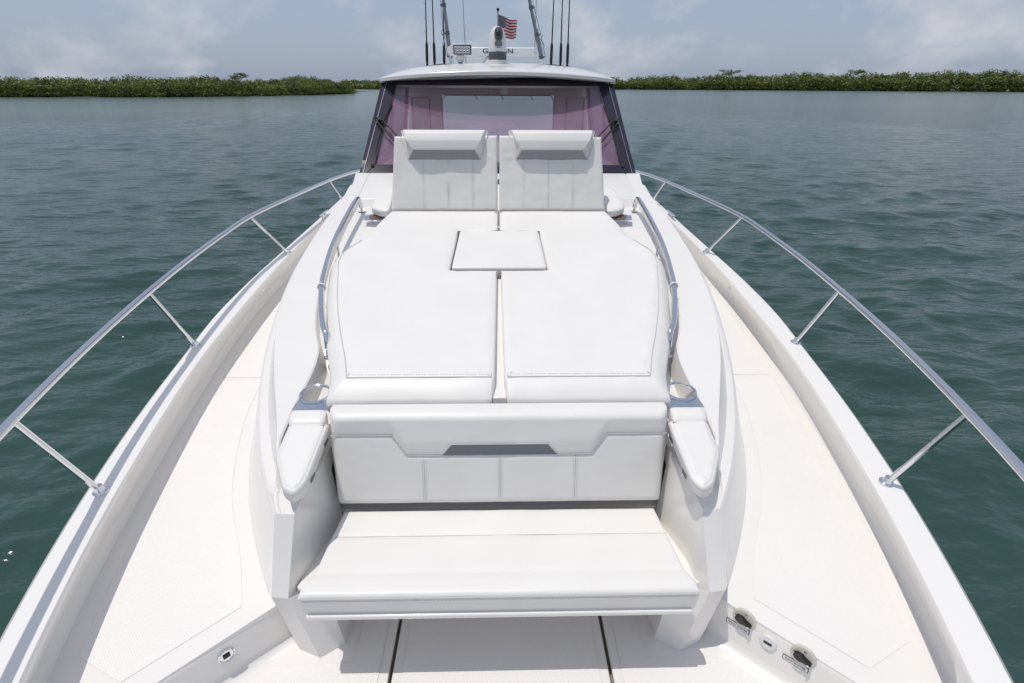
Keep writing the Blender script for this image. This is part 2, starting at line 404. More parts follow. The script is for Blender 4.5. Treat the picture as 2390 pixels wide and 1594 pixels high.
# ------------------------------------------------------------------ water
WZ = -1.3
def build_water():
    nr = 860; rad = [2.0*(3500/2.0)**(i/(nr-1)) for i in range(nr)]; rad = [0.0]+rad
    ang = list(np.linspace(R(-52), R(52), 680)) + list(np.linspace(R(52), R(308), 70))[1:-1]
    rr, aa = np.meshgrid(np.array(rad), np.array(ang), indexing='ij')
    x = rr*np.sin(aa); y = rr*np.cos(aa); z = np.zeros_like(x); step = np.maximum(rr*.0087, .02)
    dx = np.zeros_like(x); dy = np.zeros_like(x)
    r2 = np.random.default_rng(9)
    for i in range(90):
        L = .26*(10 ** (r2.random())); k = 2*math.pi/L; th = R(-78)+r2.normal(0, .55); ph = r2.random()*6.283
        A = .0054*L**.85*(.5+r2.random()); fade = np.clip((L/step-2.5)/3, 0, 1)
        p = k*(x*math.cos(th)+y*math.sin(th))+ph
        z += A*np.sin(p)*fade; dx -= .8*A*math.cos(th)*np.cos(p)*fade*-1; dy -= .8*A*math.sin(th)*np.cos(p)*fade*-1
    mod = .75+.35*np.sin(x*.11+y*.05)*np.sin(y*.09-x*.03)
    z *= mod; x = x+dx*mod; y = y+dy*mod
    nA = len(ang); V = np.stack([x.ravel(), y.ravel(), (z+WZ).ravel()], 1)
    i, j = np.meshgrid(np.arange(len(rad)-1), np.arange(nA), indexing='ij'); j2 = (j+1) % nA
    F = np.stack([i*nA+j, i*nA+j2, (i+1)*nA+j2, (i+1)*nA+j], -1).reshape(-1, 4)
    me = bpy.data.meshes.new('water'); me.vertices.add(len(V)); me.vertices.foreach_set('co', V.astype(np.float32).ravel())
    me.loops.add(F.size); me.loops.foreach_set('vertex_index', F.ravel().astype(np.int32))
    me.polygons.add(len(F)); me.polygons.foreach_set('loop_start', np.arange(0, F.size, 4, dtype=np.int32)); me.polygons.foreach_set('loop_total', np.full(len(F), 4, np.int32))
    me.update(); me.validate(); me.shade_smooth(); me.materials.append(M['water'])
    o = bpy.data.objects.new('water', me); COL.objects.link(o)
    tag(o, 'choppy green grey bay water around the boat', kind='structure')
build_water()

# ------------------------------------------------------------------ mangrove shores
def leaf_cloud(centres, radii, per, size, r3):
    """many small tilted quads in ellipsoid shells, as numpy arrays"""
    V = []; 
    for (c, rad) in zip(centres, radii):
        n = per; d = r3.normal(size=(n, 3)); d /= np.linalg.norm(d, axis=1)[:, None]; d[:, 2] = np.where(d[:, 2] < -.2, d[:, 2]*.9, d[:, 2])
        rr = r3.uniform(.55, 1.08, (n, 1)); p = np.array(c)+d*rr*np.array(rad)
        a = r3.normal(size=(n, 3)); a /= np.linalg.norm(a, axis=1)[:, None]
        b = np.cross(a, d+r3.normal(size=(n, 3))*.4); b /= np.linalg.norm(b, axis=1)[:, None]+1e-9
        s = size*r3.uniform(.5, 1.3, (n, 1))
        V.append(np.stack([p-a*s, p-b*s*.6, p+a*s, p+b*s*.6], 1))
    return np.concatenate(V).reshape(-1, 3)
def quads(name, V, m, parent=None):
    n = len(V)//4; me = bpy.data.meshes.new(name); me.vertices.add(len(V)); me.vertices.foreach_set('co', V.astype(np.float32).ravel())
    me.loops.add(n*4); me.loops.foreach_set('vertex_index', np.arange(n*4, dtype=np.int32)); me.polygons.add(n)
    me.polygons.foreach_set('loop_start', np.arange(0, n*4, 4, dtype=np.int32)); me.polygons.foreach_set('loop_total', np.full(n, 4, np.int32))
    me.update(); me.materials.append(M[m]); o = bpy.data.objects.new(name, me); COL.objects.link(o)
    if parent: o.parent = parent; o.location = -parent.location
    return o
def shore(name, line, depth, hfun, label, seed, per=170, size=.5, bush=3.2):
    r3 = np.random.default_rng(seed); P = [Vector((a, b, 0)) for a, b in line]; C, RR = [], []; trunks = []
    tot = 0; L = sum((b-a).length for a, b in zip(P[:-1], P[1:])); s = 0
    for a, b in zip(P[:-1], P[1:]):
        seg = (b-a).length; nrm = Vector((-(b-a).y, (b-a).x, 0)).normalized()
        if nrm.y < 0: nrm = -nrm
        n = int(seg/(bush*.62))
        for i in range(n):
            for k in range(3):
                f = (i+r3.random())/n; q = a.lerp(b, f)+nrm*((k+r3.random()*.8)*depth/3)+nrm*noise.noise(Vector((s+f*seg, seed, 0))*.06)*depth*.5
                h = hfun((s+f*seg)/L)*(.62+.16*k+.14*noise.noise(Vector(((s+f*seg)*.11, seed, k)))+.24*noise.noise(Vector(((s+f*seg)*.03, seed+5, 0)))+.16*r3.random())
                w_ = bush*(.65+.6*r3.random())
                C.append((q.x, q.y, WZ+h*.60)); RR.append((w_, w_, h*.42))
                if k == 0: C.append((q.x-nrm.x*.5, q.y-nrm.y*.5, WZ+h*.24)); RR.append((w_*1.1, w_*.8, h*.27))
                if k == 0: trunks.append((q.x-nrm.x*.7, q.y-nrm.y*.7, h))
        s += seg
    o = quads('mangrove_foliage', leaf_cloud(C, RR, per, size, r3), 'leaf')
    # arching prop roots and stems along the water's edge
    vfs = []
    for (x, y, h) in trunks:
        for g in range(2):
            a = r3.uniform(0, 6.28); rr = r3.uniform(.4, 1.2)*bush/3
            vfs.append(tube([(x+rr*math.cos(a), y+rr*math.sin(a), WZ-.2), (x+rr*.5*math.cos(a), y+rr*.5*math.sin(a), WZ+h*.25), (x, y, WZ+h*.4)], .07*bush/3, 4))
    e = empty(name, label, 'mangroves'); e['kind'] = 'stuff'; o.parent = e; o['kind'] = 'stuff'
    tag(mk('prop_roots', join(*vfs), 'bark', e), kind='stuff')
    bank = []
    for j, (off, z) in enumerate(((-.4, -.25), (.4, .10), (depth*1.5, .5), (depth*1.5+30, .6))):
        bank.append([(p.x+off*.1, p.y+off, WZ+z) for p in P])
    tag(mk('muddy_shore_bank', sheet(bank), 'mud'), 'low dark mud bank at the foot of %s' % ('the left mangroves' if 'left' in label else 'the right mangroves' if 'right' in label else 'the farthest mangroves'), kind='structure')
shore('mangrove_thicket', [(-165, 150), (-120, 158), (-78, 170), (-64, 200), (-59.5, 248)], 11, ip([(0, 4.6), (.35, 4.6), (.6, 4.7), (.8, 5.2), (1, 4.6)]),
      'olive green mangrove thicket low on the water left of the boat', 3, per=330, size=.25, bush=2.0)
shore('mangrove_thicket', [(-112, 455), (-50, 470), (10, 520), (130, 600), (225, 590), (345, 560), (470, 540), (640, 470)], 30, ip([(0, 6), (.12, 6), (.3, 9.5), (.45, 12.5), (.6, 14.5), (.75, 16.5), (1, 15)]),
      'long dark green mangrove shore on the right horizon, passing behind the boat', 5, per=250, size=.85, bush=6.0)
def tall_tree(x, y, h, wd, label, seed, size):
    e = empty('mangrove_tree', label, 'tree', (x, y, WZ)); r3 = np.random.default_rng(seed)
    vf = [tube(cr_path([(x, y, WZ), (x+.1, y, WZ+h*.5), (x-.1, y, WZ+h*.85)], 4), [.2*(1-.09*i) for i in range(9)], 6)]
    mk('trunk', join(*vf), 'bark', e); C, RR = [], []; br = []
    for i in range(9):
        a = r3.uniform(0, 6.28); q = (x+wd*r3.uniform(.2, .9)*math.cos(a), y+wd*.6*math.sin(a), WZ+h*r3.uniform(.74, .98))
        C.append(q); RR.append((wd*.36, wd*.36, h*.06)); br.append(tube([(x, y, WZ+h*.6), q], .05, 4))
    mk('limb', join(*br), 'bark', e)
    o = quads('crown', leaf_cloud(C, RR, 60, size, r3), 'leaf', e); o['kind'] = 'stuff'
tall_tree(-76, 182, 6.1, 3.4, 'taller loose-crowned tree rising above the left mangrove thicket', 11, .22)
tall_tree(222, 590, 17.5, 11, 'taller feathery tree rising above the right mangrove shore', 12, .6)
tall_tree(330, 565, 18.5, 10, 'small dark treetop poking out of the right shore near the frame edge', 14, .6)
ml = empty('radio_mast', 'thin lattice radio mast far off, left of the hardtop', 'mast', (-74, 415, WZ))
mk('mast_pole', join(tube([(-74, 415, WZ), (-74, 415, WZ+8.5)], .16, 6), *[tube([(-74-.9, 415, WZ+z), (-74+.9, 415, WZ+z+.25)], .1, 5) for z in (5.8, 6.6, 7.6)]), 'black', ml)

# ------------------------------------------------------------------ boat: shared shapes
T = lambda y, a=.34: a+.23*y                     # trunk top slopes up going aft
DK = lambda y: .10+.065*y                        # side deck
boat = empty('motor_yacht', 'white motor yacht seen from its bow looking aft', 'boat')

edge = smooth_ip([(-1.6, .02), (-1.3, .40), (-.8, .80), (0, 1.20), (.8, 1.50), (1.6, 1.72), (2.4, 1.86), (3.1, 1.955), (3.7, 2.02), (4.5, 2.07), (5.4, 2.05), (7, 2.03), (12, 1.95)])
capi = smooth_ip([(-1.674, 0.021), (-1.360, 0.314), (-0.837, 0.711), (0.000, 1.119), (0.837, 1.423), (1.674, 1.653), (2.511, 1.810), (3.191, 1.904), (3.871, 1.951), (4.708, 1.983), (5.440, 1.988), (6.277, 1.967), (12.554, 1.904)])
capo = smooth_ip([(-1.674, 0.105), (-1.360, 0.460), (-0.837, 0.868), (0.000, 1.276), (0.837, 1.569), (1.674, 1.799), (2.511, 1.956), (3.348, 2.056), (3.871, 2.108), (4.394, 2.119), (5.388, 2.092), (6.277, 2.061), (12.554, 1.988)])
CAPZ = lambda y: .34+.065*y
ys = [-1.6+.1*i for i in range(3)]+[-1.3+.15*i for i in range(61)]+[8.5, 10, 12]
rows = []
for y in ys:
    lo = DK(y) if y > 1.1 else 0.0
    z0 = lo-.03
    ei, ci, co_ = edge(y), capi(y), capo(y); cz = CAPZ(y); e2 = min(ei, co_-.01) if y < 1 else ei
    rows.append([(e2-.05, y, z0), (e2-.012, y, lo+.012), (e2+.0, y, lo+.05), (ci+.012, y, cz-.05), (ci+.002, y, cz-.018), (ci+.008, y, cz-.004), (ci+.03, y, cz), (co_-.02, y, cz+.004), (co_, y, cz-.012),
                 (co_+.02, y, cz-.10), (co_+.035, y, cz-.13), (co_+.02, y, cz-.16), (max(.05, co_*.9-.03), y, -.6), (max(.03, co_*.72-.05), y, -1.45)])
hv = sheet(rows)
tr = rows[-1]; 
mk('hull', join(hv, mirror(hv), ([tr[8], tr[-1], (-tr[-1][0], 12, -1.45), (-tr[8][0], 12, tr[8][2])], [(0, 1, 2, 3)])), 'hull', boat, smooth=40)

# side deck and step riser (diagonal step down to the foredeck)
RX, RY = .90, 1.68
def riser_y(x): return RY-(x-RX)*.98
xe = RX
while edge(riser_y(xe)) > xe: xe += .002
def plane_pts(P, o=0): return [(x, y, DK(y)+o) for x, y in P]
edge_pts = [(edge(y)+.004, y) for y in np.linspace(riser_y(xe), 12, 60)]
sdk = prism(plane_pts([(RX-.25, RY+.02), (RX-.02, RY), (xe, riser_y(xe))]+edge_pts+[(.65, 12)]), (0, 0, -.03))
for s in (0, 1):
    mk('side_deck', mirror(sdk) if s else sdk, 'gel', boat)
    # riser face with rounded lip and a foot fillet
    rr = []
    for i in range(12):
        x = RX-.06+(xe-RX+.09)*i/11; yy = riser_y(x); zt = DK(yy)
        d = Vector((-.7, -.714, 0))
        def pt(off, z): return (x+d.x*off, yy+d.y*off, z)
        rr.append([pt(-.03, zt+.001), pt(.0, zt-.002), pt(.009, zt-.011), pt(.014, zt-.025), pt(.024, .045), pt(.03, .02), pt(.045, .006), pt(.07, .0)])
    v = sheet(rr); mk('step_riser', mirror(v) if s else v, 'gel', boat, smooth=60)
    # nonskid panels on the side deck
    xin_ = smooth_ip([(1.60, 1.04), (1.9, 1.17), (2.2, 1.33), (2.6, 1.47), (3.0, 1.565), (3.6, 1.62), (5, 1.66), (8, 1.70)])
    near = [(xe-.20, riser_y(xe-.20)+.12)]+[(edge(y)-.10, y) for y in np.linspace(riser_y(xe-.2)+.22, 3.36, 16)]+[(xin_(y), y) for y in np.linspace(3.36, 1.64, 16)]
    far = [(edge(y)-.10, y) for y in np.linspace(3.40, 8, 16)]+[(xin_(y), y) for y in np.linspace(8, 3.40, 16)]
    for P in (near, far):
        v = (plane_pts(P, .0016), [tuple(range(len(P)))]); mk('nonskid_panel', mirror(v) if s else v, 'nonskid', boat)

# foredeck: three sections with open joints between them
def fd_panel(x0, x1, nm, z=0.0):
    pts = []
    ya = 2.05
    if x1 <= .45: pts = [(x0, -1.2, z), (x1, -1.2, z), (x1, ya, z), (x0, ya, z)]
    return prism(pts, (0, 0, -.03))
mk('deck_hatch', fd_panel(-.436, .436, 'c'), 'gel', boat, bevel=.006, seg=3)
side_out = [(.45, -1.0), (.60, -1.0)]+[(edge(y)-.02 if y > .6 else min(edge(y), capo(y))-.02, y) for y in (-.8, -.4, 0, .4, .8, 1.2, 1.5)]+[(1.60, 1.7), (.45, 2.05)]
v = prism([(x, y, 0) for x, y in side_out], (0, 0, -.03))
for s in (0, 1): mk('foredeck_panel', mirror(v) if s else v, 'gel', boat, bevel=.006, seg=3)
mk('bilge_gutter', box(-1.2, 1.2, -1.2, 2.05, -.09, -.040), 'gap', boat)
v = ([(-.395, -.9, .003), (.395, -.9, .003), (.395, 2.0, .003), (-.395, 2.0, .003)], [(0, 1, 2, 3)])
mk('nonskid_panel', v, 'nonskid', boat)
v = ([(.49, -.6, .003), (.75, -.6, .003), (1.15, .2, .003), (1.38, .8, .003), (1.46, 1.02, .003), (.93, 1.52, .003), (.60, 1.53, .003), (.60, 1.9, .003), (.49, 1.9, .003)], [tuple(range(9))])
for s in (0, 1): mk('nonskid_panel', mirror(v) if s else v, 'nonskid', boat)

# ------------------------------------------------------------------ trunk (raised lounge moulding)
Bx = poly_ip([(1.705, .877), (1.79, .932), (1.9, .99), (2.0, 1.035), (2.1, 1.08), (2.27, 1.135), (2.44, 1.18), (2.6, 1.223), (2.75, 1.258), (2.95, 1.292), (3.3, 1.322), (3.7, 1.33), (4.1, 1.33), (4.5, 1.28), (4.9, 1.27)], 5)
Ax = poly_ip([(1.66, .945), (1.77, 1.005), (1.89, 1.08), (2.02, 1.165), (2.2, 1.245), (2.35, 1.295), (2.6, 1.385), (2.98, 1.49), (3.6, 1.54), (4.9, 1.58)], 4)
CT = poly_ip([(1.88, .912), (2.0, .947), (2.18, 1.006), (2.38, 1.077), (2.48, 1.107), (2.83, 1.20), (3.14, 1.243), (3.6, 1.25), (4.0, 1.247), (4.25, 1.215), (4.52, 1.19), (4.9, 1.205)], 6)
CB = poly_ip([(1.88, .925), (1.97, .96), (2.07, 1.01), (2.2, 1.06), (2.42, 1.135), (2.58, 1.176), (2.97, 1.255), (3.3, 1.29), (3.7, 1.29), (4.1, 1.285), (4.5, 1.235), (4.9, 1.24)], 5)
DX = smooth_ip([(1.88, .905), (1.95, .918), (2.1, .92), (2.5, .905), (2.58, .915), (2.7, .96), (3.14, 1.052), (3.4, 1.082), (3.7, 1.097), (4.1, 1.102), (4.36, 1.09), (4.9, 1.09)])
XI = ip([(1.705, .80), (1.9, .775), (2.06, .745), (4.9, .745)])
ys = [1.705, 1.75, 1.80, 1.84, 1.88, 1.92, 1.97, 2.02, 2.06, 2.14, 2.22, 2.3, 2.38, 2.46, 2.54, 2.60, 2.66, 2.74, 2.85, 3.0, 3.15, 3.3, 3.45, 3.6, 3.8, 4.0, 4.2, 4.34, 4.385, 4.5, 4.7, 4.9]
rows = []
for y in ys:
    fl = T(y, .24); pk = T(y, .225)
    a = min(1, max(0, (y-1.82)/.12))             # the raised band grows out of the flange
    top = fl+(T(y)-fl)*a
    dep = float(np.interp(y, [2.54, 2.66, 4.34, 4.385], [pk-T(y), -.045, -.045, -.0005]))
    din = float(np.interp(y, [1.88, 2.54, 2.66], [.012, .03, .014]))
    ct = CT(y) if y > 1.88 else .912-(1.88-y)*.15; cb = CB(y) if y > 1.88 else .925-(1.88-y)*.15
    dx = DX(y) if y > 1.88 else .905-(1.88-y)*.15; b = Bx(y)
    cb = min(cb, b-.015); ct = min(ct, cb-.008); dx = min(dx, ct-.008)
    zin = top+dep if y > 2.06 else min(pk, top) if y > 1.9 else fl-.001
    ax = Ax(y)
    if y < 2.0:
        q = (float(np.interp(y, [1.705, 1.98], [.775, .705])), y, .34)
    else: q = (.745, y, T(y)-.2)
    rows.append([q, (XI(y), y, zin), (dx-din, y, zin), (dx-.002, y, top-.006), (dx+.006, y, top), (ct, y, top), (cb, y, fl-.004+.012*a), (b-.012, y, fl+.003), (b, y, fl-.006),
                 ((b*.6+ax*.4), y, fl*.6+DK(y)*.4), (ax-.002, y, DK(y)+.010), (ax+.004, y, DK(y)+.002), (ax+.006, y, DK(y)-.02)])
side = sheet(rows)
# close the pillar's front: front face and the outer return down to the foredeck
f0 = rows[0]
Bt = f0[8]; It = f0[1]
pb_o = (.885, 1.56, .35); pb_i = (.822, 1.56, .34)
A0 = f0[10]
extra = ([f0[0], It, f0[2], f0[3], f0[4], f0[5], f0[6], f0[7], Bt, pb_i, pb_o, A0, f0[9], (.775, 1.60, .33), f0[11], (.84, 1.60, -.01), (.742, 1.556, -.01), (.655, 1.62, -.01), (.655, 2.0, -.01), (.70, 2.0, .33), (.70, 1.62, .33), f0[12], (.90, 1.66, -.01), (.93, 1.70, -.01), (.76, 1.60, .30)],
         [(9, 10, 8, 7, 6, 5, 4, 3, 2, 1), (1, 0, 13, 9), (8, 10, 12), (12, 10, 11), (11, 10, 15, 22), (11, 22, 23, 14), (10, 9, 16, 15), (9, 13, 20, 17, 16), (17, 20, 19, 18)])
trunkside = join(side, extra)
for s in (0, 1): mk('lounge_moulding', mirror(trunkside) if s else trunkside, 'gel', boat, smooth=34, bevel=.009, seg=3, bang=27)
# centre platform beneath the pads, foot block under the bench
mk('lounge_base', join(prism([(-.75, 2.06, T(2.06, .29)), (-.75, 2.06, .25), (-.75, 4.9, .25), (-.75, 4.9, T(4.9, .339)), (-.75, 4.45, T(4.45, .339)), (-.75, 4.36, T(4.36, .295))], (1.5, 0, 0))), 'gel', boat, bevel=.006)
mk('toe_space_wall', box(-.75, .75, 1.99, 2.05, -.02, .40), 'gel', boat)
mk('bench_shelf', join(prism([(-.722, 1.462, .335), (.722, 1.462, .335), (.735, 1.56, .335), (.80, 1.60, .335), (.74, 2.04, .335), (-.74, 2.04, .335), (-.80, 1.60, .335), (-.735, 1.56, .335)], (0, 0, .022))), 'gel', boat, bevel=.006, seg=3)
mk('bench_back_panel', box(-.735, .735, 2.035, 2.06, .33, .83), 'gel', boat)

# ------------------------------------------------------------------ windscreen, cabin, hardtop
GZ = lambda y: -2.963+.882*y
g3 = lambda x, y, off=0: Vector((x, y-off*.661, GZ(y)+off*.75))
def gpoly(pts, th, off=0):
    return prism([g3(x, y, off) for x, y in pts], (0, -.661*th, .75*th))
ws = mk('windscreen_frame', join(
    gpoly([(-1.19, 4.905), (1.19, 4.905), (1.065, 5.055), (-1.065, 5.055)], .035),
    gpoly([(1.19, 4.9051), (1.052, 5.825), (.96, 5.825), (.948, 5.79), (1.065, 5.0551)], .035),
    gpoly([(-1.19, 4.9051), (-1.052, 5.825), (-.96, 5.825), (-.948, 5.79), (-1.065, 5.0551)], .035),
    gpoly([(-.951, 5.785), (.951, 5.785), (.951, 5.869), (-.951, 5.869)], .034)), 'dark', boat, bevel=.004)
gl = mk('windscreen_glass', gpoly([(-1.075, 5.045), (1.075, 5.045), (.955, 5.795), (-.955, 5.795)], .001, .012), 'ws', ws)
for s in (-1, 1):
    mk('pillar_trim', tube([g3(s*1.165, 4.93, .037), g3(s*1.035, 5.80, .037)], .0035, 6), 'steel', ws)
def sidewin(s):
    P = lambda y, z, o=0: (s*(1.19-.10*(z-1.45)/.75+o), y, z)
    fr = []
    def q(a, b, c, d, th=.03): return hexa([P(*a), P(*b), P(*c), P(*d)], [P(*a, -th), P(*b, -th), P(*c, -th), P(*d, -th)])
    fr.append(q((4.93, 1.42), (8.0, 1.42), (8.0, 1.55), (5.06, 1.55)))
    fr.append(q((4.94, 1.44), (5.07, 1.55), (5.90, 2.165), (5.81, 2.165)))
    for (y0, y1) in ((6.35, 6.43), (7.35, 7.45)): fr.append(q((y0, 1.551), (y1, 1.551), (y1, 2.13), (y0, 2.13)))
    fr.append(q((5.84, 2.131), (8.0, 2.131), (8.0, 2.165), (5.9, 2.165)))
    o = mk('side_window_frame', join(*fr), 'dark', boat)
    mk('side_glass', q((5.05, 1.54), (7.5, 1.54), (7.5, 2.14), (5.85, 2.14), .012), 'glass', o)
sidewin(1); sidewin(-1)
# cabin sides, light-blocking panel, headliner, aft bulkhead with its wide opening
for s in (-1, 1):
    mk('cabin_side', hexa([(s*1.21, 4.9, .35), (s*1.60, 4.9, .35), (s*1.62, 8.5, .5), (s*1.21, 8.5, .5)],
                          [(s*1.15, 4.9, 1.425), (s*1.215, 4.9, 1.425), (s*1.215, 8.5, 1.42), (s*1.15, 8.5, 1.42)]), 'gel', boat, bevel=.01)
mk('dash_light_block', prism([(-1.16, 4.93, 1.40), (1.16, 4.93, 1.40), (1.14, 5.75, 1.36), (-1.14, 5.75, 1.36)], (0, 0, -.03)), 'cream', boat)  # unseen panel added to block light below the windscreen
mk('headliner', prism([(-1.05, 5.93, 2.165), (1.05, 5.93, 2.165), (1.08, 7.7, 2.13), (-1.08, 7.7, 2.13)], (0, 0, -.02)), 'cream', boat)
bk = []
for s in (-1, 1):
    bk.append(prism([(s*.70, 7.6, .6), (s*.86, 7.6, .6), (s*.86, 7.6, 2.13), (s*.70, 7.6, 2.13)], (0, .05, 0)))
    bk.append(prism([(s*.861, 7.601, 2.0), (s*1.14, 7.601, 2.0), (s*1.14, 7.601, 2.13), (s*.861, 7.601, 2.13)], (0, .048, 0)))
    bk.append(prism([(s*1.08, 7.602, .6), (s*1.14, 7.602, .6), (s*1.14, 7.602, 1.999), (s*1.08, 7.602, 1.999)], (0, .046, 0)))
    bk.append(prism([(s*.861, 7.606, .6), (s*1.079, 7.606, .6), (s*1.079, 7.606, 1.999), (s*.861, 7.606, 1.999)], (0, .040, 0)))
bk.append(box(-.699, .699, 7.604, 7.645, 2.03, 2.13))
bh = mk('aft_bulkhead', join(*bk), 'cream', boat, bevel=.008)
mk('opening_trim', join(tube([(-.70, 7.595, 1.2), (-.70, 7.595, 1.97), (-.655, 7.595, 2.03), (.655, 7.595, 2.03), (.70, 7.595, 1.97), (.70, 7.595, 1.2)], .008, 6),
                        *[tube([(s*.86, 7.595, 1.3), (s*.86, 7.595, 2.0), (s*1.08, 7.595, 2.0), (s*1.08, 7.595, 1.3)], .007, 6) for s in (-1, 1)]), 'black', bh)
for s in (-1, 1):                                   # raking cockpit supports seen through the screen
    mk('cockpit_support', tube([(s*.86, 7.2, 1.2), (s*.98, 7.52, 1.95)], .014, 8), 'plate', boat)
mk('cockpit_sole', box(-1.2, 1.2, 5.0, 11.9, .1, .14), 'gel', boat)
for x in (-.28, .04, .40): mk('roof_hook', tube([(x, 7.5, 2.03), (x+.012, 7.49, 2.0), (x+.03, 7.5, 1.985)], .006, 5), 'black', boat)
lp = mk('roof_label', box(-.10, .0, 5.86, 5.861, 2.075, 2.12), mat('label_red', (.45, .30, .28), .6), ws)
mk('roof_label', box(.03, .09, 5.86, 5.861, 2.07, 2.12), 'plate', ws)

def hardtop():
    # plan outline: bowed leading edge, generous corners
    half = [(0, 5.46), (.25, 5.465), (.5, 5.485), (.72, 5.525), (.90, 5.58), (1.02, 5.66), (1.10, 5.78), (1.14, 5.94), (1.155, 6.2), (1.155, 7.0), (1.14, 7.9), (1.08, 8.05), (.6, 8.1), (0, 8.1)]
    pts = [Vector((x, y)) for x, y in half]; sm = []
    for p in cr_path([(x, y, 0) for x, y in half], 4): sm.append(Vector((max(p.x, 0), p.y)))
    P = sm+[Vector((-p.x, p.y)) for p in sm[::-1][1:-1]]
    if area(P) < 0: P = P[::-1]
    zb = lambda x: 2.226-.060*(abs(x)/1.12)**2
    rise = lambda d: .085*(1-math.exp(-d/.30))+.02*min(1, d/.9)
    rings = [(.16, 'u', -.012), (.05, 'u', -.004), (.012, 'u', 0), (0, 'u', .006), (0, 'u', .026)]
    V, F = [], []; k = len(P)
    def put(q, z): V.append((q.x, q.y, z))
    dz = [(.16, -.005), (.05, -.002), (.008, .0), (0, .005), (0, .030), (.005, .036)]
    for d, h in dz:
        for q in inset(P, d): put(q, zb(q.x)+h)
    for d in (.03, .08, .14, .22, .32, .45, .6):
        for q in inset(P, d): put(q, zb(q.x)+.032+rise(d)*(1-.25*min(1, max(0, (q.y-6.5)/1.5))))
    n = len(V)//k
    for i in range(n-1):
        for j in range(k): F.append((i*k+j, i*k+(j+1) % k, (i+1)*k+(j+1) % k, (i+1)*k+j))
    F += [tuple(range(k))[::-1], tuple(range((n-1)*k, n*k))]
    return V, F
ht = mk('hardtop', hardtop(), 'gel', boat, smooth=28)
TOPZ = 2.335
def roofz(x, y): return 2.226-.060*(abs(x)/1.12)**2+.032+.09

def wiper(s):
    P = lambda x, y, o=.03: g3(s*x, y, o)
    o = mk('wiper', join(tube([P(.975, 5.585, .018), P(1.03, 5.40, .03), P(1.078, 5.065, .018)], .008, 6), tube([P(.977, 5.58, .028), P(1.034, 5.40, .045), P(1.08, 5.07, .028)], .005, 5)), 'rubber', boat)
    mk('wiper_arm', join(tube([P(1.085, 5.40, .075), P(.90, 5.22, .06), P(.80, 5.06, .045)], .0065, 6), tube([P(1.03, 5.405, .07), P(.90, 5.285, .065), P(.77, 5.06, .045)], .0065, 6),
                         tube([P(1.095, 5.425, .075), P(1.02, 5.40, .07)], .011, 6), tube([P(1.06, 5.41, .04), P(1.06, 5.41, .085)], .014, 8), tube([P(1.09, 5.05, .01), P(1.082, 5.04, .05)], .014, 8)), 'rubber', o)
wiper(1); wiper(-1)

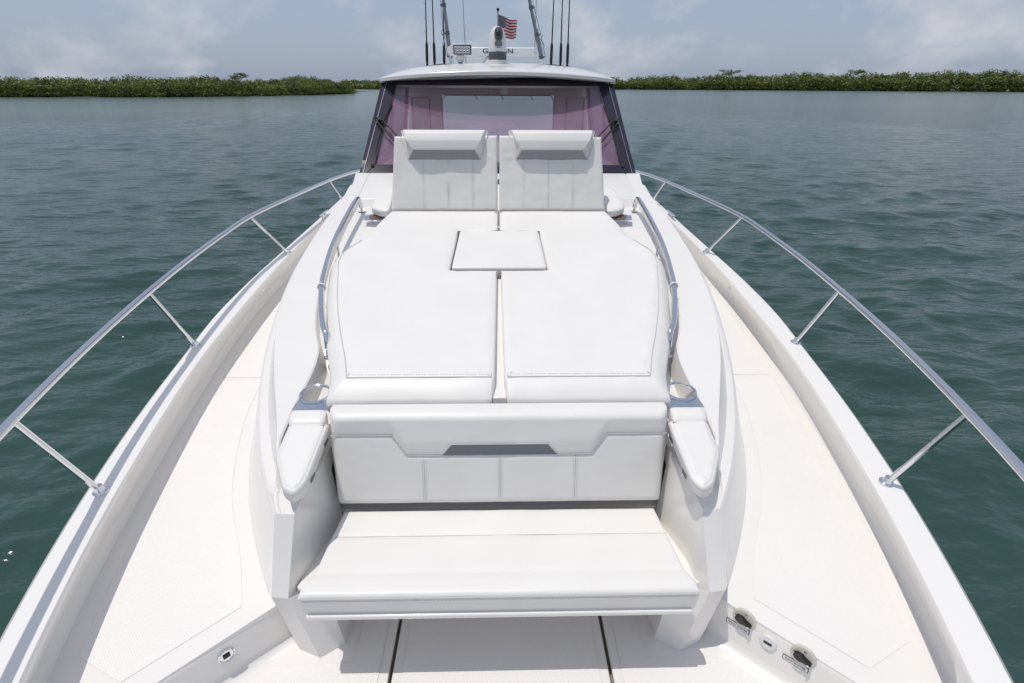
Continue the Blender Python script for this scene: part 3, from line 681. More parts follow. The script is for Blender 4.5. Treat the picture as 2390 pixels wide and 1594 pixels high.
# ------------------------------------------------------------------ rails, cleats and deck fittings
def fliprail(pts, s): return [(s*x, y, z) for x, y, z in pts]
for s in (-1, 1):
    path = cr_path(fliprail([(0.314, -1.571, 0.873), (0.754, -0.995, 0.883), (1.068, -0.419, 0.904), (1.361, 0.209, 0.920), (1.633, 0.942, 0.935), (1.853, 1.780, 0.967), (2.010, 2.617, 0.998), (2.115, 3.560, 1.040), (2.165, 4.397, 1.072), (2.152, 4.973, 1.103), (2.084, 5.968, 1.108), (2.000, 6.931, 1.108), (1.874, 7.643, 1.103), (1.780, 8.271, 1.051)], s), 8)
    o = mk('bow_rail', tube(path, .0195, 12), 'steel', boat)
    for (a, b) in (((1.937, 7.120, CAPZ(7.120)), (2.008, 6.858, 1.093)), ((2.015, 5.235, CAPZ(5.235)), (2.152, 4.900, 1.087)), ((2.021, 3.403, CAPZ(3.403)), (2.094, 3.193, 1.014)), ((1.801, 2.042, CAPZ(2.042)), (1.874, 1.864, 0.956)), ((1.361, 0.471, CAPZ(0.471)), (1.403, 0.335, 0.909))):
        a = (a[0]*s, a[1], a[2]); b = (b[0]*s, b[1], b[2])
        st = mk('stanchion', tube([a, b], .0135, 10), 'steel', o)
        d = (Vector(b)-Vector(a)).normalized()
        mk('stanchion_foot', lathe([(.034, 0), (.034, .005), (.022, .012), (.018, .035), (.0145, .037)], (a[0], a[1], a[2]+.001), 14, (d.x*.4, d.y*.4, 1)), 'steel', boat)
    # handrail beside the sun pad
    hp = [(1.035, 4.262, 1.305), (1.037, 4.24, 1.355), (1.042, 4.16, 1.378), (1.056, 3.77, 1.288), (1.05, 3.45, 1.214), (1.022, 3.16, 1.148), (.998, 3.0, 1.11), (.955, 2.82, 1.068), (.905, 2.655, 1.03), (.872, 2.585, 1.0), (.868, 2.565, .935)]
    g = mk('handrail', tube(cr_path(fliprail(hp, s), 7), .0165, 12), 'steel', boat)
    def bracket(x, y, z, h):
        return join(lathe([(.024, 0), (.024, .004), (.009, .008), (.008, h)], (s*x, y, z), 12), box(s*x-.022, s*x+.022, y-.03, y+.03, z, z+.005))
    mk('rail_bracket', bracket(1.035, 3.53, T(3.53, .297), .09), 'steel', g)
    mk('rail_bracket', bracket(1.035, 4.262, T(4.262, .297), .03), 'steel', g)
    mk('rail_bracket', lathe([(.026, 0), (.026, .004), (.012, .010), (.011, .04)], (s*.868, 2.562, T(2.562, .235)+.06), 12), 'steel', g)
    mk('rail_strap', tube([Vector((s*.998, 3.0, 1.11))+Vector((math.cos(a)*.021, 0, math.sin(a)*.021)) for a in np.linspace(0, 6.28, 14)[:-1]], .006, 6, closed=True), 'plate', g)
    # cleat on the gunwale
    cz = CAPZ(6.43)
    mk('mooring_cleat', join(tube([(s*2.0, 6.28, cz+.055), (s*2.0, 6.34, cz+.05), (s*2.0, 6.54, cz+.05), (s*2.0, 6.60, cz+.055)], [.006, .013, .013, .006], 8), tube([(s*2.0, 6.39, cz), (s*2.0, 6.39, cz+.05)], .012, 8), tube([(s*2.0, 6.49, cz), (s*2.0, 6.49, cz+.05)], .012, 8)), 'steel', boat)
    mk('courtesy_light', lathe([(.022, 0), (.022, .006), (.016, .012), (.0, .013)], (s*(edge(4.55)-.055), 4.55, DK(4.55)+.16), 14, (-s, -.1, .3)), 'steel', boat)
    # cup holders: stainless plate with a raised ring (forward) and a small one aft
    cy = T(2.2, .30)
    c = (s*.838, 2.225)
    tilt = lambda x, y, o=0: (x, y, .852+.10*(y-2.2)+o)
    ring = [tilt(c[0]+.067*math.cos(a), c[1]+.067*math.sin(a), .012) for a in np.linspace(0, 2*math.pi, 37)[:-1]]
    h = mk('cup_holder', tube(ring, .0068, 8, closed=True), 'steel', boat)
    arc = [(c[0]+.067*math.cos(a), c[1]+.067*math.sin(a)) for a in (np.linspace(R(180), R(360), 15))]
    if s > 0: outer = [(.755, 2.165), (.755, 2.112), (.912, 2.112), (.905, 2.18)]
    else: outer = [(-.905, 2.18), (-.912, 2.112), (-.755, 2.112), (-.755, 2.165)]
    pl_ = [tilt(x, y, .008) for x, y in outer]+[tilt(x, y, .008) for x, y in arc[::-1]]
    mk('cup_holder_plate', prism(pl_, (0, 0, -.004)), 'steel', h)
    ca = (s*.905, 4.055)
    zc = lambda x, y, o=0: (x, y, T(y)+o)
    h2 = mk('cup_holder', prism([zc(*p, .005) for p in [(s*.82, 3.985), (s*.965, 4.01), (s*.975, 4.08), (s*.87, 4.13), (s*.80, 4.09)]], (0, 0, -.004)), 'steel', boat, bevel=.002)
    mk('cup_well', lathe([(.042, 0), (.042, .0015), (0, .0016)], zc(s*.893, 4.055, .0052), 20, (0, -.23, 1)), mat('cup_well_tan', (.14, .09, .06), .4), h2)
    # engine-room style fittings on the riser
riser_n = Vector((-.7, -.714, 0)); riser_t = Vector((.714, -.7, 0))
def riser_pt(x, z, off=.002, s=1):                   # point on the sloped riser face
    yy = riser_y(x); zt = DK(yy); k = .014+(zt-.025-z)/(zt-.07)*.010
    q = Vector((x, yy, z))+riser_n*(k+off); return Vector((q.x*s, q.y, q.z))
def riser_frame(x, z, off, s=1):
    o = riser_pt(x, z, off, s); u = Vector((riser_t.x*s, riser_t.y, 0))
    xx = u*s                                          # text must read left to right when seen from the foredeck
    return frame_at(o, xx if s > 0 else -u, (0, .0, 1))
def disc(x, z, prof, s=1):
    o = riser_pt(x, z, 0, s); return lathe(prof, o, 28, (riser_n.x*s, riser_n.y, .05))
def valve(x, z, label_txt, lab, first):
    c = riser_pt(x, z, 0); e = empty('washdown_valve', lab, 'valve', c)
    mk('escutcheon', disc(x, z, [(.047, -.004), (.047, .003), (.043, .006), (.0, .0062)]), 'beige', e)
    F = riser_frame(x, z, .006)
    pts = [(.030*math.cos(a)*(1.35 if math.cos(a) > 0 else .95)-.004, .0125*math.sin(a)*(1.3 if math.cos(a) < .2 else .8), 0) for a in np.linspace(0, 2*math.pi, 21)[:-1]]
    rot = Matrix.Rotation(R(-12), 4, 'Z')
    low = [F @ rot @ Vector(p) for p in pts]; nn = (F.to_3x3() @ Vector((0, 0, 1)))*.018
    mk('valve_handle', prism(low, nn), 'black', e, bevel=.004, seg=3)
    mk('handle_bolt', lathe([(.004, .018), (.004, .0225), (0, .023)], F @ rot @ Vector((.026, -.001, 0)), 10, (riser_n.x, riser_n.y, 0)), 'steel', e)
    for (a, b) in ((-.032, .006), (.004, .030), (.030, -.022)):
        mk('printed_mark', prism([F @ Vector((a-.005, b-.002, .0003)), F @ Vector((a+.005, b-.002, .0003)), F @ Vector((a+.005, b+.002, .0003)), F @ Vector((a-.005, b+.002, .0003))], nn*.01), 'print', e)
    G = riser_frame(x-.012, z-.052, .001)
    q = lambda w_, h_, t0, t1: hexa([G @ Vector(p) for p in ((-w_, -h_, t0), (w_, -h_, t0), (w_, h_, t0), (-w_, h_, t0))], [G @ Vector(p) for p in ((-w_, -h_, t1), (w_, -h_, t1), (w_, h_, t1), (-w_, h_, t1))])
    b = empty('name_plate', 'small black-bordered plate reading %s on the step riser' % label_txt, 'sign', G.translation)
    mk('border', q(.048, .0125, -.001, .0012), 'print', b); mk('plate', q(.0455, .0102, .0, .0018), 'plate', b)
    text('lettering', label_txt, .0155, .0002, G @ Matrix.Translation((0, 0, .0021)), 'print', b, squash=.82)
valve(1.004, .176, 'FRESH WATER', 'black-handled tap over the FRESH WATER plate on the right step riser', True)
valve(1.168, .168, 'RAW WATER', 'black-handled tap over the RAW WATER plate, nearer the frame edge', False)
e = empty('power_outlet', 'round white outlet with a black slot between the two taps', 'outlet', riser_pt(1.079, .136, 0))
mk('cover', disc(1.079, .136, [(.033, -.003), (.033, .005), (.029, .008), (0, .0085)]), 'plate', e)
G = riser_frame(1.079, .136, .0085); mk('slot', prism([G @ Vector(p) for p in ((-.016, -.0065, 0), (.016, -.0065, 0), (.016, .0065, 0), (-.016, .0065, 0))], (G.to_3x3() @ Vector((0, 0, 1)))*.001), 'print', e, bevel=.0008)
e = empty('power_outlet', 'round grey-rimmed outlet with a black slot on the left step riser', 'outlet', riser_pt(1.084, .124, 0, -1))
mk('cover', disc(1.084, .124, [(.033, -.003), (.033, .006), (.028, .009), (.024, .004), (0, .0042)], -1), 'mirror', e)
G = riser_frame(1.084, .124, .006, -1); mk('slot', prism([G @ Vector(p) for p in ((-.013, -.009, 0), (.013, -.009, 0), (.013, .009, 0), (-.013, .009, 0))], (G.to_3x3() @ Vector((0, 0, 1)))*.002), 'print', e)

# ------------------------------------------------------------------ cushions
# bench seat
bw = ip([(0, .742), (.10, .742), (.20, .724), (.26, .712), (1.0, .683)])     # half width from the front edge back
def benchF(u, v, h):
    hw = bw(v); y = 1.466+.455*v; x = (u*2-1)*hw
    front = max(0, 1-v/.18)
    return Vector((x*(1-.012*(1-h/.1)*front), y+.010*(1-h/.095)*front, .357+h+.004*math.sin(u*9)*0))
def bench_extra(u, v):
    d = v*.455
    return -.006*math.exp(-((d-.30)/.010)**2)-.004*math.exp(-((d-.105)/.012)**2)+.006*math.exp(-((d-.05)/.05)**2)
bs = empty('seat_cushion', 'long white bench seat cushion at the front of the lounge', 'cushion', (0, 1.7, .36))
pc = pillow('cushion_body', 1.45, .455, .098, .016, benchF, bench_extra, parent=bs, nu=60, nv=44, wob=.0022)
fx = lambda x, o=0: Vector((x, 1.4655-.001, .357+.098-.014+o))
piping([Vector((x, 1.4662, .4405)) for x in np.linspace(-.735, .735, 40)], bs, .0032)
stitches([Vector((-.73, 1.4795, .4552)), Vector((.73, 1.4795, .4552))], bs)
zz = [Vector((x, 1.4655, .430+(.0022 if i % 2 else -.0022))) for i, x in enumerate(np.linspace(-.725, .725, 200))]
tag(mk('zigzag_stitching', tube(zz, .0009, 4), 'thread', bs), kind='stuff')
piping([Vector((x, 1.766, .4503)) for x in np.linspace(-.695, .695, 30)], bs, .0016)
mk('base_board', prism([(-.722, 1.478, .3572), (.722, 1.478, .3572), (.68, 1.92, .3572), (-.68, 1.92, .3572)], (0, 0, .003)), 'greyp', bs)

# bench backrest
def brF(u, v, h):
    z = .470+.420*v; hw = .705+.013*v
    y0 = 1.995+.075*v+.02*v*v                        # back plane leans aft
    return Vector(((u*2-1)*hw, y0-h*.98, z+h*.19))
def br_extra(u, v):
    # bolster swelling over the seam, hollow just above it
    z = v
    x = abs(u*2-1)*.715
    seam = .755 if x > .455 else (.755-(.455-x)/.06*.21 if x > .395 else .545)
    b = .013*max(0, min(1, (z-seam)/.16))**.8
    return b - .004*math.exp(-((z-seam)/.02)**2)
br = empty('backrest_cushion', 'wide white bench backrest with a grey inlay and angular seam', 'cushion', (0, 2.03, .47))
pillow('cushion_body', 1.43, .44, .088, .034, brF, br_extra, parent=br, nu=120, nv=64, wob=.002, seed=3)
def on_br(x, v, o=.0012):
    hw = .705+.013*v; u = (x/hw+1)/2; return brF(u, v, .088+br_extra(u, v)+o)
sp = [(-.712, .758), (-.458, .758), (-.396, .548), (.396, .548), (.458, .758), (.712, .758)]
def dens(pts, n=14): return [(a[0]+(b[0]-a[0])*i/n, a[1]+(b[1]-a[1])*i/n) for a, b in zip(pts[:-1], pts[1:]) for i in range(n)]+[pts[-1]]
piping([on_br(x, v, .0035) for x, v in dens(sp, 30)], br, .0024)
inl = [(-.246, .552), (.246, .552), (.204, .672), (-.204, .672)]
rows = [[on_br((-.246+(.042*t))+(.492-.084*t)*i/16, .552+.12*t, .0035) for i in range(17)] for t in (0, .25, .5, .75, 1)]
mk('grey_inlay', sheet(rows), 'inlay', br)
piping([on_br(x, v, .0025) for x, v in dens([inl[0], inl[3], inl[2], inl[1]])], br, .002)
for x in (-.324, 0, .324):
    for o in (-.008, .008): stitches([on_br(x+o, v, .0012) for v in np.linspace(.09, .54, 8)], br)
    piping([on_br(x, v, .0002) for v in np.linspace(.075, .545, 12)], br, .0014)
for s in (-1, 1): stitches([brF(.5+s*.5*.9965, v, .072) for v in np.linspace(.1, .9, 14)], br)
mk('lit_gap_filler', prism([(-.030, 2.17, T(2.17, .28)), (-.030, 2.17, T(2.17, .372)), (-.030, 3.17, T(3.17, .372)), (-.030, 3.17, T(3.17, .28))], (.060, 0, 0)), 'gel', boat, bevel=.004)  # filler added high in the pad gap so sunlight reaches it
mk('steel_hinge_bar', box(-.022, .026, 2.135, 2.15, T(2.14, .35), T(2.14, .366)), 'steel', boat)

# sun pads
Ox = smooth_ip([(2.14, .768), (2.2, .775), (2.29, .785), (2.4, .818), (2.53, .860), (2.85, .940), (3.1, .992), (3.3, 1.018), (3.42, 1.005), (3.52, .955), (3.6, .895), (3.8, .830), (4.0, .768)])
Sx = smooth_ip([(2.24, .694), (2.35, .722), (2.6, .804), (2.8, .862), (2.98, .905), (3.15, .940), (3.31, .968), (3.44, .945), (3.52, .895), (3.6, .856), (3.8, .806), (4.0, .745)])
def sun_pad(s):
    lab = 'left' if s < 0 else 'right'
    e = empty('sun_pad', 'large white sun pad cushion on the %s half of the lounge' % lab, 'cushion', (s*.4, 3, T(3)))
    PO = []                                          # (outer xy, seam xy, side height on plane, kind)
    def add(o, q, hz): PO.append((o, q, hz))
    n = 36
    for i in range(n+1):                             # outer edge, front to back
        t = i/n; yo = 2.15+(3.985-2.15)*t; yq = 2.245+(3.975-2.245)*t
        add((Ox(yo), yo), (Sx(yq), yq), .372)
    gx = .006
    for x in np.linspace(.745, gx+.01, 14)[1:]: add((x, 3.985), (x, 3.975), .408)
    for y in np.linspace(3.985, 3.69, 7)[0:]: add((gx, y), (gx+.008, y-.002), .408)
    for x in np.linspace(gx, .272, 8)[1:]: add((x, 3.685), (x, 3.677), .408)
    for y in np.linspace(3.685, 3.18, 10)[1:]:
        add((.268+.024*(3.685-y)/.5, y), (.277+.024*(3.685-y)/.5, y), .408)
    for x in np.linspace(.292, .014, 8)[1:]: add((x, 3.178), (x, 3.170), .408)
    for y in np.linspace(3.178, 2.25, 20)[1:]: add((.012+.010*(3.178-y), y), (.021+.010*(3.178-y), y), .408)
    for k, y in enumerate(np.linspace(2.235, 2.16, 4)): add((.022+.004*k, y), (.031+.0022*k, 2.247-.0005*k), .402-.008*k)
    for x in np.linspace(.040, .76, 24): add((x, 2.148+.004*noise.noise(Vector((x*7, s, 0)))), (.042+(x-.04)*.905, 2.245), .372)
    k = len(PO); V, F = [], []
    P2 = [Vector(o) for o, q, h in PO]
    rings = []
    def w3(x, y, a): return (s*x, y, a+.23*y)
    bot = [w3(o[0]*.985+.004, max(o[1], 2.165), .30) for o, q, h in PO]
    r1 = [w3(o[0], o[1], h-.045) for o, q, h in PO]
    def mixr(t, dz): 
        out = []
        for o, q, h in PO:
            x = o[0]+(q[0]-o[0])*t; y = o[1]+(q[1]-o[1])*t
            wv = .0022*noise.noise(Vector((x*11+s, y*11, 0)))
            zt = h+(.42-h)*(1-(1-t)**dz)
            out.append(w3(x, y, zt+wv))
        return out
    rings = [bot, r1, mixr(0, 1.6), mixr(.12, 1.7), mixr(.3, 1.7), mixr(.55, 1.7), mixr(.8, 1.7), mixr(.97, 1.7)]
    Q = [Vector(q) for o, q, h in PO]
    if area(P2) < 0: sgn = -1
    else: sgn = 1
    C = inset(Q, sgn*.006); rings.append([w3(p.x, p.y, .4225) for p in C])
    C = inset(Q, sgn*.022); rings.append([w3(p.x, p.y, .4265) for p in C])
    for r in rings: V += r
    for i in range(len(rings)-1):
        for j in range(k): F.append((i*k+j, i*k+(j+1) % k, (i+1)*k+(j+1) % k, (i+1)*k+j))
    # triangulated, gently undulating top
    from mathutils.geometry import delaunay_2d_cdt
    inner = [Vector((p.x, p.y)) for p in C]; pts = list(inner); m = len(pts)
    for gx_ in np.arange(.03, 1.0, .03):
        for gy_ in np.arange(2.26, 4.0, .03): pts.append(Vector((gx_, gy_)))
    ed = [(i, (i+1) % m) for i in range(m)]
    vo, eo, fo, ov, oe, of = delaunay_2d_cdt(pts, ed, [list(range(m)) if area(inner) > 0 else list(range(m))[::-1]], 1, 1e-5)
    b0 = len(V)
    for i, p in enumerate(vo):
        # distance falloff keeps the rim fixed
        V.append(w3(p.x, p.y, .4265))
    rim = set(); 
    for i, orig in enumerate(ov):
        if any(o < m for o in orig): rim.add(i)
    for i, p in enumerate(vo):
        if i not in rim:
            nz = .006*noise.noise(Vector((p.x*4+s*3, p.y*4, 1)))+.0012*noise.noise(Vector((p.x*17, p.y*17, s)))
            V[b0+i] = w3(p.x, p.y, .4275+nz)
    F += [tuple(b0+i for i in f) for f in fo]
    F.append(tuple(range(k)))
    mk('cushion_body', (V, F), 'vinyl', e, smooth=60)
    sc = [w3(Sx(y)+.0, y, .4225) for y in np.linspace(3.55, 2.25, 40)]
    piping(sc, e, .0022)
    piping([w3(x, 2.245, .4222) for x in np.linspace(.036, .694, 24)], e, .0030)
    stitches([w3(x, 2.258, .4268) for x in np.linspace(.05, .68, 12)], e)
    stitches([w3(.040, y, .4235-.6*(2.245-y)) for y in np.linspace(2.24, 2.17, 3)], e)
sun_pad(-1); sun_pad(1)
# central tray cushion
tr_ = empty('centre_cushion', 'square white cushion set into the middle of the sun pads', 'cushion', (0, 3.42, T(3.4)))
P = round_poly([(-.281, 3.192), (.284, 3.192), (.262, 3.662), (-.256, 3.662)], .018)
cushion('cushion_body', P, lambda x, y, h: Vector((x, y, .352+.23*y+h)), .078, .008, parent=tr_, puff=.002, seed=2)
piping([(x, 3.1905, .352+.23*3.19+.068) for x in np.linspace(-.27, .272, 20)], tr_, .002)

# reclined backs with pillows
FY = lambda z: 4.015+.27*(z-1.33)                     # front face
def chair_back(s):
    lab = 'left' if s < 0 else 'right'
    e = empty('lounger_back', 'reclined white backrest with a head bolster, %s of the centre gap' % lab, 'cushion', (s*.38, 4.05, 1.33))
    def F3(u, v, h):
        x = .007+(.764-.007)*u; z = 1.305+(.50-.008*u)*v
        hw = 1-.055*v*u
        x = .007+(.757*u)*(1-.05*v)
        return Vector((s*x, FY(z)+.10-h, z+h*.25))
    def ex(u, v):
        return .004*math.exp(-((v-.72)/.02)**2)*math.exp(-((u-.1)/.05)**2)
    pillow('cushion_body', .75, .50, .10, .018, F3, ex, parent=e, nu=44, nv=34, wob=.0045, seed=20+s)
    on = lambda x, z, o=.0015: Vector((s*x, FY(z)-o, z+.022))
    for x in (.18, .355, .53):
        for o in (-.0085, .0085): stitches([on(x+o, z) for z in np.linspace(1.33, 1.66, 5)], e)
        piping([on(x, z, .0006) for z in np.linspace(1.33, 1.66, 5)], e, .0014)
    # bolster: narrower at its foot, grey underside
    xa0, xa1, xb0, xb1 = .070, .688, .122, .632       # top span, foot span
    zt, zf, zl = 1.862, 1.668, 1.742
    B = [on(xa0, 1.835, -.05), on(xa1, 1.835, -.05), on(xb1, zf-.022, -.004), on(xb0, zf-.022, -.004)]   # against the back
    Fr = [Vector((s*(xa0+.030), FY(zt)-.050, zt-.012)), Vector((s*(xa1-.030), FY(zt)-.050, zt-.012)), Vector((s*(xb1-.035), FY(zl)-.058, zl)), Vector((s*(xb0+.035), FY(zl)-.058, zl))]
    top = [Vector((s*(xa0+.03), FY(zt)+.03, zt)), Vector((s*(xa1-.03), FY(zt)+.03, zt))]
    mid = [Vector((s*(xa0+.048), FY(1.80)-.064, 1.80)), Vector((s*(xa1-.048), FY(1.80)-.064, 1.80))]
    Vv = B+Fr+top+mid
    Ff = [(8, 9, 5, 4), (4, 5, 11, 10), (10, 11, 6, 7), (7, 6, 2, 3), (0, 3, 7, 10, 4, 8), (1, 9, 5, 11, 6, 2), (0, 1, 9, 8), (0, 1, 2, 3)]
    bo = mk('head_bolster', (Vv, Ff), 'vinyl', e, bevel=.010, seg=4, smooth=70, bang=8)
    a, b, c, d = Fr[3], Fr[2], B[2], B[3]
    nrm = (b-a).cross(d-a).normalized(); nrm = nrm if nrm.z < 0 else -nrm
    mk('grey_panel', prism([p+nrm*.0008 for p in (a.lerp(c, .02), b.lerp(d, .02), c.lerp(a, .01), d.lerp(b, .01))], nrm*.0015), 'inlay2', bo)
    cc = [p+nrm*.003 for p in (d, a, b, c)]; piping(cc, bo, .0022)
    for x0, x1 in ((xa0, xb0), (xa1, xb1)): piping([on(x0, 1.82, .001), on(x1, zf-.022, .001)], e, .0018)
chair_back(-1); chair_back(1)
for z in (1.5, 1.62): mk('back_hinge', box(-.006, .006, 4.10, 4.12, z, z+.035), 'steel', boat)

# armrests
for s in (-1, 1):
    lab = 'left' if s < 0 else 'right'
    e = empty('armrest_cushion', 'wedge-shaped white armrest pad on the front %s shoulder' % lab, 'armrest', (s*.82, 1.85, T(1.85, .27)))
    P = round_poly([(.730, 2.03), (.744, 1.725), (.778, 1.675), (.826, 1.705), (.902, 1.862), (.896, 2.03)], [.01, .03, .03, .03, .025, .01], 5, .03)
    P = [Vector((p.x, p.y)) for p in P]
    cushion('cushion_body', P, lambda x, y, h: Vector((s*x, y, .314+.23*y+h)), .055, .012, parent=e, puff=.003, seed=s)
    # low raised rear block against the cup holder
    P2 = [Vector(p) for p in round_poly([(.748, 2.022), (.897, 2.022), (.912, 2.065), (.905, 2.110), (.752, 2.110)], .026, 5, .03)]
    cushion('rear_block', P2, lambda x, y, h: Vector((s*x, y, .305+.23*y+h)),   .070, .018, parent=e, puff=.002, seed=s+4)
    out = [Vector((s*p.x, p.y, .314+.23*p.y+.042)) for p in inset(P, -.0004)]
    mk('piping', tube(out, .0022, 6, closed=True), 'seam', e)
    for (hx, hy) in ((.7415, 1.77), (.7330, 1.95)): mk('hinge_latch', box(s*hx-.002, s*hx+.002, hy, hy+.05, T(hy, .318), T(hy, .336)), 'greyp', e)
    e = empty('armrest_cushion', 'small white armrest pad beside the %s lounger back, above its cup holder' % lab, 'armrest', (s*.85, 4.2, T(4.2)))
    P = [Vector(p) for p in round_poly([(.785, 4.02), (.845, 4.025), (.918, 4.075), (.925, 4.15), (.90, 4.44), (.785, 4.44)], [.02, .03, .03, .03, .03, .01], 5, .03)]
    cushion('cushion_body', P, lambda x, y, h: Vector((s*x, y, .358+.23*y+h)), .05, .014, parent=e, puff=.002, seed=s+9)
    mk('piping', tube([Vector((s*p.x, p.y, .358+.23*p.y+.036)) for p in inset(P, -.0004)], .0018, 6, closed=True), 'seam', e)

# ------------------------------------------------------------------ roof equipment
def rod(xb, xt, y, label, kind):
    zb = 2.24; e = empty('fishing_rod', label, 'fishing rod', (xb, y, zb), 'fishing rods standing behind the hardtop')
    k = (xt-xb)/(3.05-2.375); X = lambda z: xb+k*(z-2.375)
    p = lambda z: (X(z), y, z)
    mk('butt_grip', tube([p(2.24), p(2.36), p(2.385), p(2.40), p(2.58), p(2.61)], [.016, .016, .012, .0165, .0165, .011], 8), 'rubber', e)
    mk('blank', tube([p(2.6), p(3.2), p(4.4)], [.0085, .0055, .002], 6), 'black', e)
    for z in (2.72, 2.86, 3.02, 3.2, 3.45, 3.8):
        mk('line_guide', tube([Vector(p(z))+Vector((.012*kind+.009*math.cos(a), 0, .012*math.sin(a))) for a in np.linspace(0, 6.28, 9)[:-1]], .0018, 4, closed=True), 'steel', e)
for xb, xt, l, kd in ((-.861, -.842, 'black fishing rod, outermost on the left', -1), (-.77, -.762, 'black fishing rod, middle of the left three', 1), (-.653, -.637, 'black fishing rod close beside the left outrigger', 1),
                  (.65, .660, 'black fishing rod nearest the right outrigger', -1), (.766, .762, 'black fishing rod, middle of the right three', -1), (.85, .846, 'black fishing rod, outermost on the right', -1)):
    rod(xb, xt, 7.6, l, kd)
    mk('rod_holder', tube([(xb, 7.6, 2.20), (xb, 7.6, 2.30)], .022, 10), 'steel', boat)

def outrigger(s, p0, p1, label):
    e = empty('outrigger_pole', label, 'outrigger', p0)
    a, b = Vector(p0), Vector(p1); d = (b-a).normalized(); sd_ = Vector((1, 0, 0))*.030*s
    L = lambda t: a+d*t
    mk('base_post', tube([L(0), L(.16)], .014, 10), 'steel', e)
    mk('pole', tube([L(.12), L(.8), L(3.0)], [.019, .016, .011], 10), mat('satin_aluminium', (.28, .28, .30), .3, metal=.9), e)
    mk('brace_tube', tube([L(.14)+sd_, L(.42)+sd_*.8], .008, 8), 'steel', e)
    for t in (.14, .36, .62): mk('clamp', join(tube([L(t)-sd_*.4, L(t)+sd_*1.3], .012, 8), tube([L(t-.018), L(t+.018)], .023, 10)), 'greyp', e)
    hk = [L(.40)+sd_*1.5, L(.36)+sd_*2.2, L(.32)+sd_*1.3, L(.28)+sd_*1.8, L(.24)+sd_*2.0]
    mk('snap_hook', tube(cr_path(hk, 4), .005, 6), 'steel', e)
    mk('halyard', tube([L(.9)+sd_*.6, L(.40)+sd_*1.5, L(.14)+sd_*1.6], .003, 4), 'rubber', e)
outrigger(-1, (-.497, 6.8, 2.29), (-.567, 6.8, 2.95), 'grey steel outrigger leaning inboard-up behind the light box')
outrigger(1, (.505, 6.8, 2.29), (.337, 6.8, 2.95), 'grey steel outrigger slanting up right of the radar bar')
for x0, z0, x1, z1, l in ((-.352, 2.33, -.40, 4.2, 'hair-thin white whip antenna rising behind the light box'), (.405, 2.42, .43, 4.2, 'hair-thin whip antenna at the right end of the radar bar')):
    e = empty('whip_antenna', l, 'antenna', (x0, 6.9, z0))
    mk('whip', tube([(x0, 6.9, z0), (x1, 6.9, z1)], [.0035, .0022], 6), 'greyp', e)
    mk('ferrule', tube([(x0, 6.9, z0-.10), (x0, 6.9, z0+.02)], .008, 8), 'plate', e)
# open array radar
ra = empty('radar', 'long white open-array radar bar lettered across the hardtop', 'radar', (-.07, 6.7, 2.33))
mk('antenna_bar', prism([(-.515, 6.66, 2.428), (-.515, 6.64, 2.445), (-.515, 6.645, 2.502), (-.515, 6.66, 2.512), (-.515, 6.74, 2.512), (-.515, 6.74, 2.428)], (.905, 0, 0)), 'plate', ra, bevel=.006, seg=3)
mk('end_cap', join(box(.385, .402, 6.655, 6.745, 2.426, 2.514), box(-.527, -.51, 6.655, 6.745, 2.426, 2.514)), 'plate', ra, bevel=.003)
mk('pedestal', lathe([(.11, 2.30), (.11, 2.36), (.08, 2.41), (.05, 2.43)], (-.06, 6.72, 0), 24), 'plate', ra)
tx = text('lettering', 'GARMIN', .066, .0015, Matrix(), 'print', ra)
xs_ = [v.co.x for v in tx.data.vertices]; wx = max(xs_)-min(xs_); mxx = (max(xs_)+min(xs_))/2
tx.data.transform(frame_at((0.001, 6.639, 2.472), (1, 0, 0), (0, .05, 1)) @ Matrix.Diagonal((.318/wx, 1, 1, 1)) @ Matrix.Translation((-mxx, 0, 0)))
mk('emblem', prism([(-.083, 6.64, 2.487), (-.075, 6.64, 2.505), (-.067, 6.64, 2.487)], (0, -.003, 0)), 'blue', ra)
# thermal camera
tcx, tcy = -.003, 5.95; zb = roofz(0, 6)-.012
cm = empty('pan_tilt_camera', 'white domed pan-and-tilt camera on the front of the hardtop', 'camera', (tcx, tcy, zb))
mk('mount_ring', lathe([(.088, -.02), (.088, .024), (.084, .028)], (tcx, tcy, zb), 32), 'plate', cm)
mk('base_band', lathe([(.083, .0), (.086, .004), (.086, .018), (.082, .020), (.086, .022), (.086, .040), (.082, .042), (.086, .044), (.085, .070), (.08, .074)], (tcx, tcy, zb+.024), 32), 'greyp', cm)
prof = [(.084, 0), (.085, .02), (.083, .05), (.080, .09), (.076, .125), (.069, .155), (.057, .182), (.040, .203), (.02, .213), (.001, .215)]
mk('housing', lathe(prof, (tcx, tcy, zb+.097), 32, sy=.95), 'plate', cm)
def facing(cx, cz, rx, rz, dep, yoff, m, nm, tiltz=.0, seg=28):
    pts = [(tcx+cx+rx*math.copysign(abs(math.cos(a))**.8, math.cos(a)), tcy-yoff-tiltz*(rz*math.sin(a)), zb+.097+cz+rz*math.copysign(abs(math.sin(a))**.8, math.sin(a))) for a in np.linspace(0, 2*math.pi, seg+1)[:-1]]
    return mk(nm, prism(pts, (0, -dep, 0)), m, cm, bevel=.003, seg=2)
facing(.012, .146, .040, .060, .02, .062, 'greyp', 'lens_hood', -.35)
facing(.012, .144, .031, .047, .006, .079, 'lens', 'camera_window', -.35)
mk('camera_lens', lathe([(.017, 0), (.017, .006), (.013, .008), (0, .004)], (tcx+.008, tcy-.089, zb+.097+.152), 20, (0, -1, .25)), 'black', cm)
facing(.010, .062, .038, .028, .012, .078, 'chromeglass', 'lower_window', .12)
facing(.012, .022, .028, .009, .01, .079, 'plate', 'chin', .1)
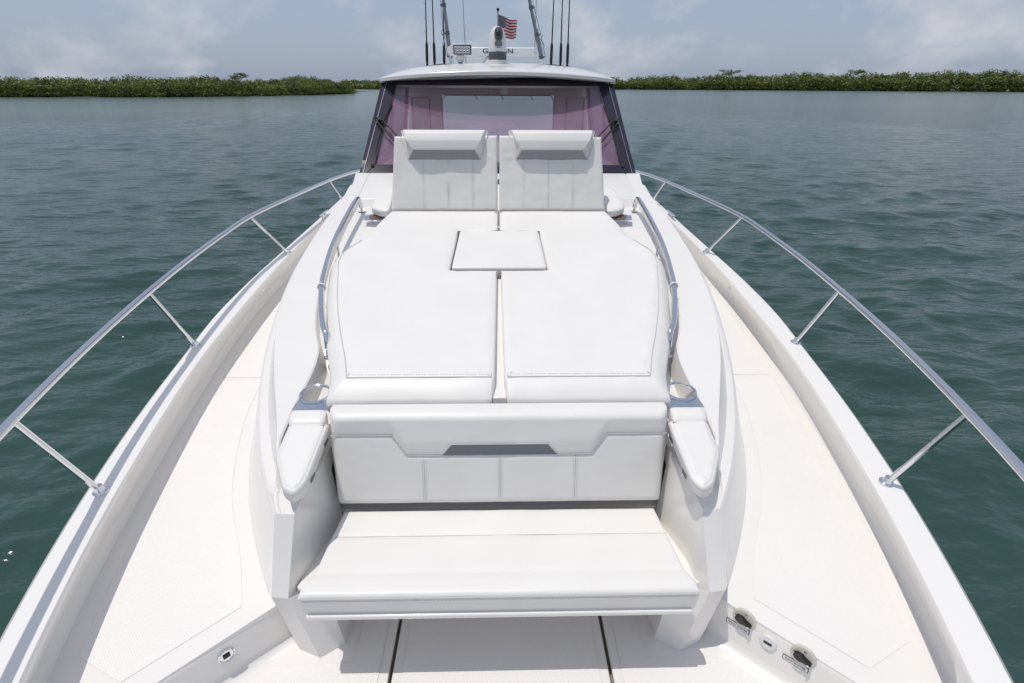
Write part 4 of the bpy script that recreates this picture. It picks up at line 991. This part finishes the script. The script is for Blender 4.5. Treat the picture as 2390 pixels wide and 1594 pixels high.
for x in (-.02, -.0, .02): mk('sensor_stud', lathe([(.005, 0), (.005, .004), (0, .005)], (tcx+.012+x, tcy-.092, zb+.097+.038), 8, (0, -1, 0)), 'mirror', cm)
# floodlight box with nine lamps
fl = empty('flood_light', 'white box floodlight with two rows of round lamps', 'light', (-.34, 6.0, 2.33))
mk('lamp_box', box(-.432, -.252, 6.0, 6.09, 2.408, 2.503), 'plate', fl, bevel=.005, seg=3)
mk('bezel', box(-.422, -.253, 5.992, 6.0005, 2.410, 2.492), 'black', fl, bevel=.003)
mk('lamp_face', box(-.414, -.262, 5.9905, 5.993, 2.418, 2.484), mat('lamp_face_grey', (.42, .43, .44), .3), fl)
for row, (n, z) in enumerate(((5, 2.465), (4, 2.437))):
    for i in range(n):
        x = -.338+(i-(n-1)/2)*.0305
        lm = mk('lamp', lathe([(.0125, 0), (.0128, .004), (.011, .005), (.004, .001), (0, .001)], (x, 5.990, z), 14, (0, -1, 0)), 'mirror', fl)
        mk('lamp_core', lathe([(.0055, 0), (.0055, .004), (0, .006)], (x, 5.989, z), 8, (0, -1, 0)), 'greyp', lm)
mk('side_bracket', join(hexa([(-.485, 6.03, 2.432), (-.432, 6.0, 2.412), (-.432, 6.08, 2.412), (-.485, 6.08, 2.432)], [(-.485, 6.03, 2.466), (-.432, 6.0, 2.498), (-.432, 6.08, 2.498), (-.485, 6.08, 2.466)])), 'plate', fl, bevel=.003)
mk('support_post', tube([(-.452, 6.05, 2.30), (-.463, 6.05, 2.41)], .0095, 8), 'steel', fl)
gp = empty('gps_dome', 'translucent white dome antenna on a black foot under the floodlight', 'antenna', (-.365, 6.06, 2.3))
mk('dome', lathe([(.025, 2.345), (.034, 2.36), (.041, 2.385), (.041, 2.402), (.03, 2.407)], (-.363, 6.06, 0), 20), 'plate', gp)
mk('foot', lathe([(.019, 2.30), (.019, 2.346)], (-.363, 6.06, 0), 16), 'black', gp)
# flag on its staff
fs = empty('flagstaff', 'short grey flagstaff with a black finial behind the camera', 'flagstaff', (.005, 6.95, 2.33))
mk('staff', tube([(.006, 6.95, 2.32), (.004, 6.95, 2.87)], .0065, 8), 'greyp', fs)
mk('finial', lathe([(.007, 0), (.009, .01), (.016, .018), (.017, .03), (.008, .036)], (.004, 6.95, 2.865), 12), 'black', fs)
def flag():
    rows = []; nu, nv = 44, 22; uv = []
    for j in range(nv+1):
        v = j/nv; row = []
        for i in range(nu+1):
            u = i/nu
            x = .013+.198*u-.012*u*(1-v); z = 2.618+.222*v-.060*u*v-.004*u+.010*math.sin(u*7+v*1.2)*u
            y = 6.95+.030*math.sin(u*10+v*1.5)*(.3+u)+.02*u
            row.append((x, y, z)); uv.append((u, v))
        rows.append(row)
    V, F = sheet(rows); me = bpy.data.meshes.new('national_flag'); me.from_pydata(V, [], F); l = me.uv_layers.new(name='uv')
    for p in me.polygons:
        for li in p.loop_indices: l.data[li].uv = uv[me.loops[li].vertex_index]
    me.shade_smooth(); me.materials.append(M['flag']); o = bpy.data.objects.new('national_flag', me); COL.objects.link(o)
    so_ = o.modifiers.new('solid', 'SOLIDIFY'); so_.thickness = .0012
    tag(o, 'small stars-and-stripes flag flying to the right of its staff', 'flag')
flag()
